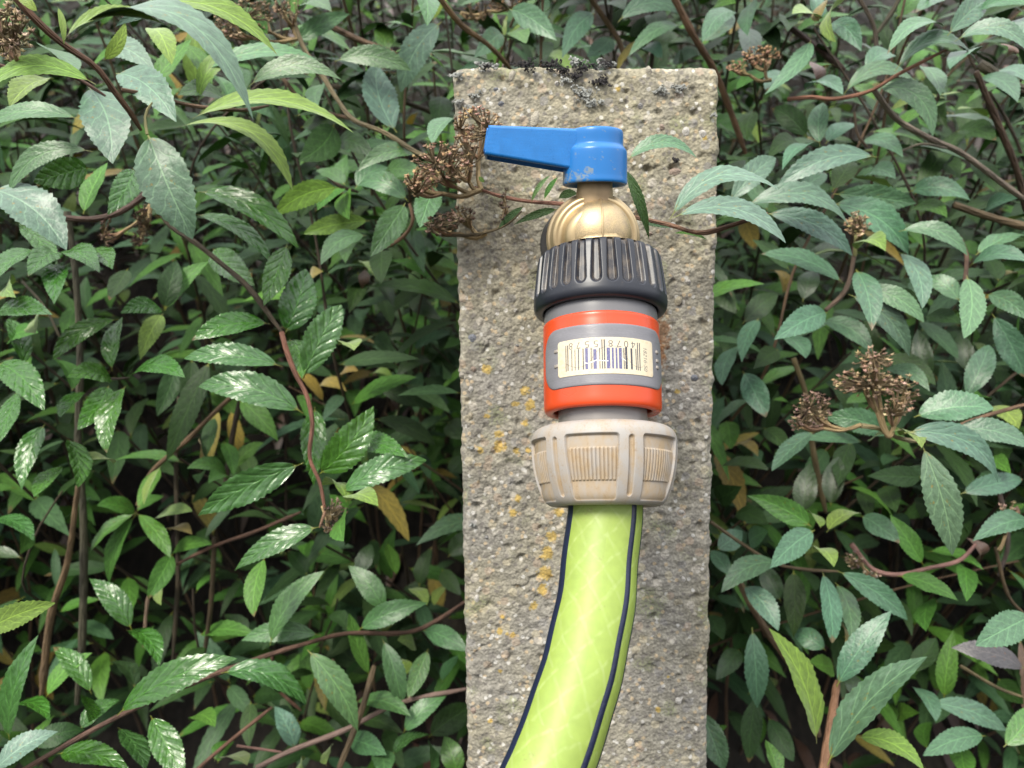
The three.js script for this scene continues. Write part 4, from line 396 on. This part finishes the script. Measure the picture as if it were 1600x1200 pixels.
// stems read off the photograph: kind, depth at start and end, radius px at start and end, then x, y pairs
const STEMS = [
  ['n', .26, .315, 9, 6, 5, -25, 60, 35, 100, 70, 150, 105, 180, 145, 205, 178, 220, 203], ['d', .38, .36, 6, 6, 225, 255, 240, 300, 262, 349, 305, 379, 342, 409, 387, 448, 440, 519], ['r', .36, .35, 6, 4, 440, 519, 447, 545, 462, 585, 478, 615, 488, 660, 484, 715, 500, 755, 508, 800], ['r', .35, .345, 4, 3, 508, 800, 499, 825],
  ['n', .30, .34, 5, 4, 190, 140, 240, 150, 300, 165, 380, 172, 420, 165], ['g', .3, .3, 4, 3, 230, 210, 227, 180, 238, 160], ['n', .28, .3, 5, 4, -10, 100, 40, 112, 110, 118, 165, 150],
  ['d', .40, .42, 7, 7, 88, 340, 150, 342, 190, 330, 225, 305, 240, 285], ['d', .45, .5, 7, 9, 105, 330, 118, 430, 125, 560, 122, 700, 130, 800, 128, 1010, 120, 1100], ['n', .46, .5, 6, 9, 122, 760, 105, 880, 80, 960, 65, 1085], ['d', .42, .42, 4, 3, 90, 560, 120, 580, 176, 592, 203, 590], ['d', .43, .43, 3, 3, 35, 440, 70, 480, 95, 530],
  ['n', .33, .5, 6, 5, 25, 1210, 110, 1160, 200, 1112, 300, 1068, 385, 1035, 480, 1005, 540, 990, 650, 985, 735, 935], ['n', .5, .52, 5, 5, 215, 790, 235, 740, 290, 690, 340, 640, 385, 600], ['d', .52, .54, 6, 6, 385, 580, 360, 700, 350, 790], ['d', .52, .52, 5, 5, 280, 620, 275, 720, 278, 900, 270, 1030], ['d', .5, .52, 6, 5, 335, 840, 330, 940, 320, 1020], ['t', .5, .5, 4, 4, 225, 1010, 228, 960, 232, 930], ['n', .5, .5, 4, 4, 270, 885, 330, 855, 400, 830, 470, 800],
  ['n', .44, .46, 7, 8, 530, 1200, 565, 1110, 585, 1040], ['t', .44, .47, 6, 5, 400, 1200, 450, 1175, 540, 1140, 620, 1100, 735, 1075], ['t', .42, .42, 3, 3, 370, 1165, 440, 1175], ['n', .42, .44, 5, 4, 300, 1210, 345, 1170, 425, 1105], ['n', .5, .52, 4, 4, 425, 1020, 430, 1070, 470, 1110], ['n', .5, .5, 4, 4, 520, 1030, 525, 1060],
  ['n', .43, .38, 5, 6, 455, 20, 475, 75, 505, 120, 530, 160, 552, 187, 600, 207, 660, 243, 720, 262], ['n', .47, .47, 5, 5, 440, 120, 480, 165, 552, 187], ['n', .46, .46, 7, 7, 510, 38, 560, 62, 620, 85], ['d', .5, .5, 6, 6, 520, 135, 600, 150, 690, 180], ['n', .4, .4, 4, 4, 640, 318, 645, 345, 630, 370, 600, 388], ['n', .46, .46, 4, 4, 495, 260, 530, 290, 560, 300],
  ['n', .36, .44, 7, 5, 678, -15, 720, 38, 765, 72, 800, 110], ['n', .5, .5, 6, 6, 918, -10, 945, 30, 965, 60, 978, 95], ['d', .5, .5, 4, 4, 956, -5, 954, 40], ['n', .44, .5, 8, 7, 1050, -10, 1085, 58, 1115, 108, 1140, 170, 1165, 240],
  ['r', .31, .3, 4, 4.5, 742, 293, 780, 306, 820, 314, 870, 318, 920, 322], ['r', .3, .283, 5, 5, 985, 338, 1045, 351, 1095, 364, 1150, 350, 1200, 333], ['n', .31, .31, 4, 3, 690, 368, 745, 366, 790, 352, 815, 330], ['r', .4, .38, 5, 4, 1230, 155, 1270, 152, 1300, 155, 1360, 142, 1400, 118, 1478, 78],
  ['t', .41, .46, 6.5, 7, 1365, 140, 1400, 185, 1450, 215, 1500, 238, 1560, 282, 1605, 315], ['d', .44, .48, 7, 8, 1525, 112, 1560, 195, 1590, 270, 1602, 330], ['d', .46, .46, 10, 10, 1530, 100, 1570, 125, 1615, 150], ['n', .44, .44, 8, 10, 1490, 320, 1550, 340, 1615, 358], ['d', .46, .46, 5, 5, 1338, -10, 1365, 40, 1370, 85], ['d', .46, .46, 5, 5, 1410, -10, 1390, 25, 1368, 55], ['d', .5, .5, 7, 7, 1225, 35, 1270, 70, 1320, 110], ['d', .44, .46, 4, 4, 1477, 90, 1470, 140, 1455, 175], ['t', .43, .43, 3, 3, 1405, 238, 1440, 225, 1480, 232], ['n', .43, .43, 3, 3, 1335, 175, 1340, 210, 1355, 230],
  ['n', .4, .42, 5, 5, 1290, 485, 1320, 455, 1332, 415, 1336, 372], ['g', .4, .4, 4, 4, 1336, 400, 1337, 370, 1340, 345], ['n', .43, .45, 5, 5, 1508, 440, 1510, 400, 1500, 370], ['n', .43, .44, 4, 4, 1110, 815, 1160, 850, 1210, 880, 1260, 890, 1310, 893], ['t', .44, .44, 5, 5, 1330, 850, 1365, 890, 1400, 898, 1450, 888, 1500, 875, 1525, 850], ['r', .36, .4, 12, 9, 1285, 1215, 1300, 1120, 1308, 1065], ['n', .46, .48, 4, 4, 1555, 855, 1575, 930, 1600, 960], ['n', .46, .46, 4, 4, 1500, 1040, 1560, 1075, 1600, 1090], ['d', .5, .5, 5, 5, 1560, 760, 1575, 850, 1560, 900], ['n', .5, .52, 6, 7, 1240, 560, 1260, 620, 1270, 700, 1290, 800], ['n', .5, .52, 8, 9, 1150, 900, 1200, 990, 1250, 1060, 1280, 1150],
  ['g', .37, .38, 6, 5, 1345, 665, 1375, 670, 1400, 683, 1430, 690], ['n', .38, .42, 5, 5, 1430, 690, 1480, 672, 1540, 650, 1610, 630],
];
for (const [k, z0, z1, r0, r1, ...xy] of STEMS) { const n = xy.length / 2, pts = []; for (let i = 0; i < n; i++) { const f = i / (n - 1), Z = z0 + (z1 - z0) * f; pts.push(at(xy[2 * i], xy[2 * i + 1], Z)); } const ra = r0 * z0 / F * 0.66, rb = r1 * z1 / F * 0.66; part('stem', tube(pts, [ra, ...[.1, .2, .3, .4, .5, .6, .7, .8, .9].map((f) => ra + (rb - ra) * f), rb * 0.6], 10, 0.004, BARK[k].map((c) => c * rr(0.85, 1.15))), barkMat, owner(pts[n >> 1].x)); }

// dried flower heads: stalk forks from a foot to many small husks spread over a shallow dome
const huskMat = std({ vertexColors: true, roughness: 0.9 });
function flowerHead(fx, fy, Z, domes, tone = [0.24, 0.125, 0.095], nPer = 1) {
  const husk = [], stalk = [], foot = at(fx, fy, Z), root = owner(foot.x);
  for (const [cx, cy, rx, ry, n, lean = 0] of domes) {
    const c = at(cx, cy, Z - 0.004), hub = foot.clone().lerp(at(cx, cy + ry * 0.9, Z), 0.62);
    stalk.push(tube([foot, foot.clone().lerp(hub, 0.5).add(V(rr(-0.001, 0.001), -0.002, 0)), hub], [0.0011, 0.0009], 7, 0.003, [0.33, 0.24, 0.12]));
    const arms = []; for (let i = 0; i < 7; i++) { const a = rr(0, 6.28), q = Math.sqrt(rnd()); const p = at(cx + Math.cos(a) * q * rx * 0.75, cy + Math.sin(a) * q * ry * 0.5 + ry * 0.25, Z + rr(-0.012, 0.012)); stalk.push(tube([hub, hub.clone().lerp(p, 0.5).add(V(0, -0.0015, 0)), p], [0.0008, 0.0005], 6, 0.003, [0.34, 0.22 + rr(-0.03, 0.05), 0.12])); arms.push(p); }
    for (let i = 0; i < n * 1.15; i++) {
      const a = rr(0, 6.28), q = Math.sqrt(rnd()), ex = Math.cos(a) * q, ey = Math.sin(a) * q;
      const p = at(cx + ex * rx + lean * ey * rx, cy + ey * ry, Z - 0.006 + rr(-0.011, 0.011)), near = arms.reduce((m, s) => s.distanceToSquared(p) < m.distanceToSquared(p) ? s : m);
      stalk.push(tube([near, near.clone().lerp(p, 0.5).add(V(0, -0.0006, 0)), p], [0.0003, 0.00022], 4, 0.003, [0.26, 0.19, 0.1]));
      const v = rr(0.5, 1.85), cr = rnd() < 0.18 ? 1.5 : 1, col = [tone[0] * v * cr * 0.92, tone[1] * v * cr * rr(0.9, 1.25), tone[2] * v * cr * rr(0.7, 1.05)];
      for (let k = 0; k < 6; k++) { const g = new THREE.ConeGeometry(rr(0.00025, 0.00055), rr(0.0009, 0.0019), 4, 1); g.translate(0, 0.0008, 0); g.rotateX(rr(-1.5, 1.5)); g.rotateZ(rr(-1.5, 1.5)); g.rotateY(rr(0, 6)); g.translate(p.x, p.y, p.z); const m = g.attributes.position.count, ca = new Float32Array(m * 3); for (let z = 0; z < m; z++) ca.set(col, z * 3); g.setAttribute('color', new THREE.BufferAttribute(ca, 3)); husk.push(g); }
    }
  }
  const h = part('dried_flower_head', mergeGeometries(husk), huskMat, root); part('stalk', mergeGeometries(stalk), barkMat, h); return h;
}
flowerHead(752, 296, 0.302, [[688, 258, 46, 36, 110], [745, 195, 36, 28, 80], [655, 285, 22, 24, 45], [720, 245, 34, 34, 50]], [0.25, 0.14, 0.105]);
flowerHead(760, 364, 0.312, [[692, 350, 30, 18, 60, -0.3], [720, 335, 22, 14, 30]], [0.13, 0.075, 0.06]);
flowerHead(790, 325, 0.312, [[787, 318, 8, 26, 14]], [0.08, 0.05, 0.045]);
flowerHead(1388, 683, 0.365, [[1360, 598, 58, 24, 110], [1365, 562, 34, 20, 50], [1410, 610, 26, 26, 30], [1400, 640, 26, 16, 22]], [0.27, 0.16, 0.125]);
flowerHead(1345, 664, 0.37, [[1270, 640, 30, 30, 70], [1250, 662, 20, 12, 18]], [0.22, 0.13, 0.105]);
flowerHead(1205, 125, 0.42, [[1190, 88, 30, 16, 70], [1150, 104, 16, 9, 22]], [0.3, 0.16, 0.115]);
flowerHead(1336, 385, 0.4, [[1340, 350, 20, 20, 55]], [0.33, 0.2, 0.145]);
flowerHead(470, 60, 0.43, [[395, 22, 34, 26, 70], [350, 40, 30, 22, 50], [450, 12, 24, 18, 30]], [0.3, 0.18, 0.14]);
flowerHead(45, 105, 0.26, [[18, 55, 34, 40, 70], [-5, 20, 30, 30, 40]], [0.3, 0.2, 0.15]);
flowerHead(505, 790, 0.352, [[522, 800, 22, 20, 34], [515, 825, 16, 8, 14]], [0.11, 0.07, 0.06]);
flowerHead(235, 320, 0.41, [[222, 345, 14, 26, 50], [218, 372, 14, 14, 30], [167, 365, 12, 24, 36]], [0.06, 0.03, 0.025]);
flowerHead(1345, 872, 0.45, [[1335, 875, 14, 16, 30], [1362, 898, 14, 8, 16]], [0.25, 0.16, 0.15]);
flowerHead(720, 20, 0.48, [[745, 20, 24, 16, 40], [790, 5, 30, 12, 30]], [0.2, 0.11, 0.07]);
flowerHead(1560, 860, 0.43, [[1578, 800, 18, 22, 16]], [0.32, 0.2, 0.17]);
// curled dead leaves
for (const [bx, by, tx, ty, w, z, root] of [[1262, 95, 1276, 132, 24, .44, shrubR], [1560, 68, 1570, 92, 24, .4, shrubR], [1520, 840, 1590, 790, 36, .46, shrubR], [1528, 868, 1510, 840, 22, .46, shrubR], [570, 420, 566, 452, 14, .46, shrubL], [1590, 990, 1600, 1160, 30, .5, shrubR]]) { const B = at(bx, by, z), T = at(tx, ty, z - 0.006), M = B.clone().add(T).multiplyScalar(0.5).add(V(0.002, 0, 0.006)); addLeaf(leafGeo(B, M, T, V(0.85, 0.1, -0.5).normalize(), w * z / F * 1.3, 'r', 0), 'r', root); }

// inner twigs growing out of the bank, clothed in leaves: they fill the depth of both shrubs and shade it
const fill = [];
const pix = (M) => { const r = M.clone().sub(EYE), Z = r.dot(FW); return [800 + F * r.dot(R_) / Z, 600 - F * r.dot(UPC) / Z]; };
// gaps in the shrubs where the photograph looks through to dark soil: x0, x1, y0, y1, share of inner leaves missing
const GAPS = [[0, 400, 780, 1010, 0.62], [570, 740, 460, 920, 0.5], [1110, 1300, 540, 780, 0.4], [1370, 1600, 800, 1010, 0.65], [1100, 1300, 1000, 1200, 0.45], [180, 420, 600, 800, 0.35], [430, 740, 1100, 1200, 0.4]];
const thinned = (M) => { const [x, y] = pix(M); return GAPS.some(([a, b, c, d, s]) => x > a && x < b && y > c && y < d && rnd() < s); };
const inPost = (p, m = 0.02) => Math.abs(p.x - PX) < PW / 2 + m && p.z > -POST_D - PDEP - m;
function twig(x, z, len, leanX, leanZ, up, kinds, dens = 1) {
  const root = V(x, bank(x, z) - 0.01, z), P = [root]; let d = V(leanX, up, leanZ).normalize(), p = root.clone();
  const n = 9; for (let i = 0; i < n; i++) { d.add(V(rr(-0.16, 0.16), rr(-0.12, 0.06), rr(-0.05, 0.13))).normalize(); p = p.clone().addScaledVector(d, len / n); P.push(p); }
  for (const q of P) { const lim = q.y > 1.06 ? -0.34 : q.y > 0.98 ? -0.42 : -0.5; q.z = Math.min(q.z, lim); }
  const c = new THREE.CatmullRomCurve3(P), who = owner(P[6].x);
  fill.push({ stem: tube(P, [0.0017, 0.0007], 6, 0.015, BARK[['d', 'd', 'n'][Math.floor(rnd() * 3)]]), who });
  let s = 0.12 + rnd() * 0.1, phi = rr(0, 6.28);
  while (s < 1) {
    const q = c.getPointAt(s), T = c.getTangentAt(s), side = V(Math.cos(phi), 0.1, Math.sin(phi)); side.addScaledVector(T, -side.dot(T)).normalize();
    const A = T.clone().multiplyScalar(rr(0.2, 0.7)).addScaledVector(side, 1).add(V(0, rr(-0.5, 0.1), 0.25)).normalize(), L = rr(0.036, 0.07) * (s > 0.85 ? 0.75 : 1);
    const B = q.clone().addScaledVector(A, 0.003), Tp = B.clone().addScaledVector(A, L).add(V(0, -L * rr(0.05, 0.3), 0));
    const Nn = V(rr(-0.35, 0.35), 1, rr(0.1, 0.9)).normalize(), S = A.clone().cross(Nn).normalize(), M = B.clone().add(Tp).multiplyScalar(0.5).addScaledVector(S.clone().cross(A), L * rr(0.04, 0.15));
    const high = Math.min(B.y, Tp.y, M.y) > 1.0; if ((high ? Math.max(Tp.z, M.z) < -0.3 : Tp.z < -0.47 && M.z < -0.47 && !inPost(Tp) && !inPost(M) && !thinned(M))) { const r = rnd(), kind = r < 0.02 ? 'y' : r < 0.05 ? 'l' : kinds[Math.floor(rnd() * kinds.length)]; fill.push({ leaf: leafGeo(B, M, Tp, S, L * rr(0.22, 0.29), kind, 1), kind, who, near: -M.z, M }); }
    s += rr(0.014, 0.022) / len / dens; phi += 2.4 + rr(-0.3, 0.3);
  }
}
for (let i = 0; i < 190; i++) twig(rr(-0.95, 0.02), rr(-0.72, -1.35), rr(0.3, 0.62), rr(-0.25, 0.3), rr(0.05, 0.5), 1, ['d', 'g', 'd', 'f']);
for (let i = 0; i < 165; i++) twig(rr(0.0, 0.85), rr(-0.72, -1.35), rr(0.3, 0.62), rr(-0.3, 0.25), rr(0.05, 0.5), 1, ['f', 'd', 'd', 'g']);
// unseen crown above the frame, added to keep high sky light off the interior
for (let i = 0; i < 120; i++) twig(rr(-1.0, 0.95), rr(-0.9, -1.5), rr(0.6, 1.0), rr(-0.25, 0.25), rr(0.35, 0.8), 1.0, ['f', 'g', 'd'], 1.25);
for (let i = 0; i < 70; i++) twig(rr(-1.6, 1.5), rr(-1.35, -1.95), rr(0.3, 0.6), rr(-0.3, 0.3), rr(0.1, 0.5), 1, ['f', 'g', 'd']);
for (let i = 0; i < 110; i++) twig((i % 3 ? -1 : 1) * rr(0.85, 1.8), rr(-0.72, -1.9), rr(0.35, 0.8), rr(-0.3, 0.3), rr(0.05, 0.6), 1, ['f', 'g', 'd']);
for (let i = 0; i < 90; i++) twig(rr(-1.0, 0.95), rr(-0.75, -1.0), rr(0.75, 1.0), rr(-0.25, 0.25), rr(0.5, 0.8), 1.3, ['f', 'g', 'd'], 1.25);  // more of the added crown out of view, blocking sky light from the front
{
  const inView = (M) => { const r = M.clone().sub(EYE), Z = r.dot(FW), x = 800 + F * r.dot(R_) / Z, y = 600 - F * r.dot(UPC) / Z; return x > -20 && x < 1620 && y > -20 && y < 1220; };
  for (const who of [shrubL, shrubR]) {
    const mine = fill.filter((f) => f.leaf && f.who === who).sort((a, b) => (inView(b.M) - inView(a.M)) || a.near - b.near), rest = {};
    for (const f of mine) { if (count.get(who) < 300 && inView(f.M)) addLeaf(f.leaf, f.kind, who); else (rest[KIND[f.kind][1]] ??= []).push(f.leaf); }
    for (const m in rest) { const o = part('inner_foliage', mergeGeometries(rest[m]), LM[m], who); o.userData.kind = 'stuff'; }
    for (const f of fill) if (f.stem && f.who === who) part('twig', f.stem, barkMat, who);
  }
}
// fallen leaves and twigs on the bank
{
  const g = [], col = [[0.2, 0.13, 0.08], [0.12, 0.085, 0.06], [0.28, 0.2, 0.13], [0.09, 0.06, 0.045]];
  for (let i = 0; i < 900; i++) { const x = rr(-1.1, 1.0), z = rr(-0.45, -1.7), B = V(x, bank(x, z) + 0.004, z), a = rr(0, 6.28), L = rr(0.02, 0.05), T = V(x + Math.cos(a) * L, 0, z + Math.sin(a) * L); T.y = bank(T.x, T.z) + rr(0.003, 0.012); const M = B.clone().add(T).multiplyScalar(0.5).add(V(0, rr(0, 0.01), 0)); const lg = leafGeo(B, M, T, V(-Math.sin(a), 0, Math.cos(a)), L * 0.34, 'r', 1, rr(0.3, 1)); g.push(lg); }
  const o = part('leaf_litter', mergeGeometries(g), LM.speck, scene); o.userData = { kind: 'stuff', label: 'brown fallen leaves scattered over the dark soil bank', category: 'leaf litter' };
}
renderer.render(scene, camera);
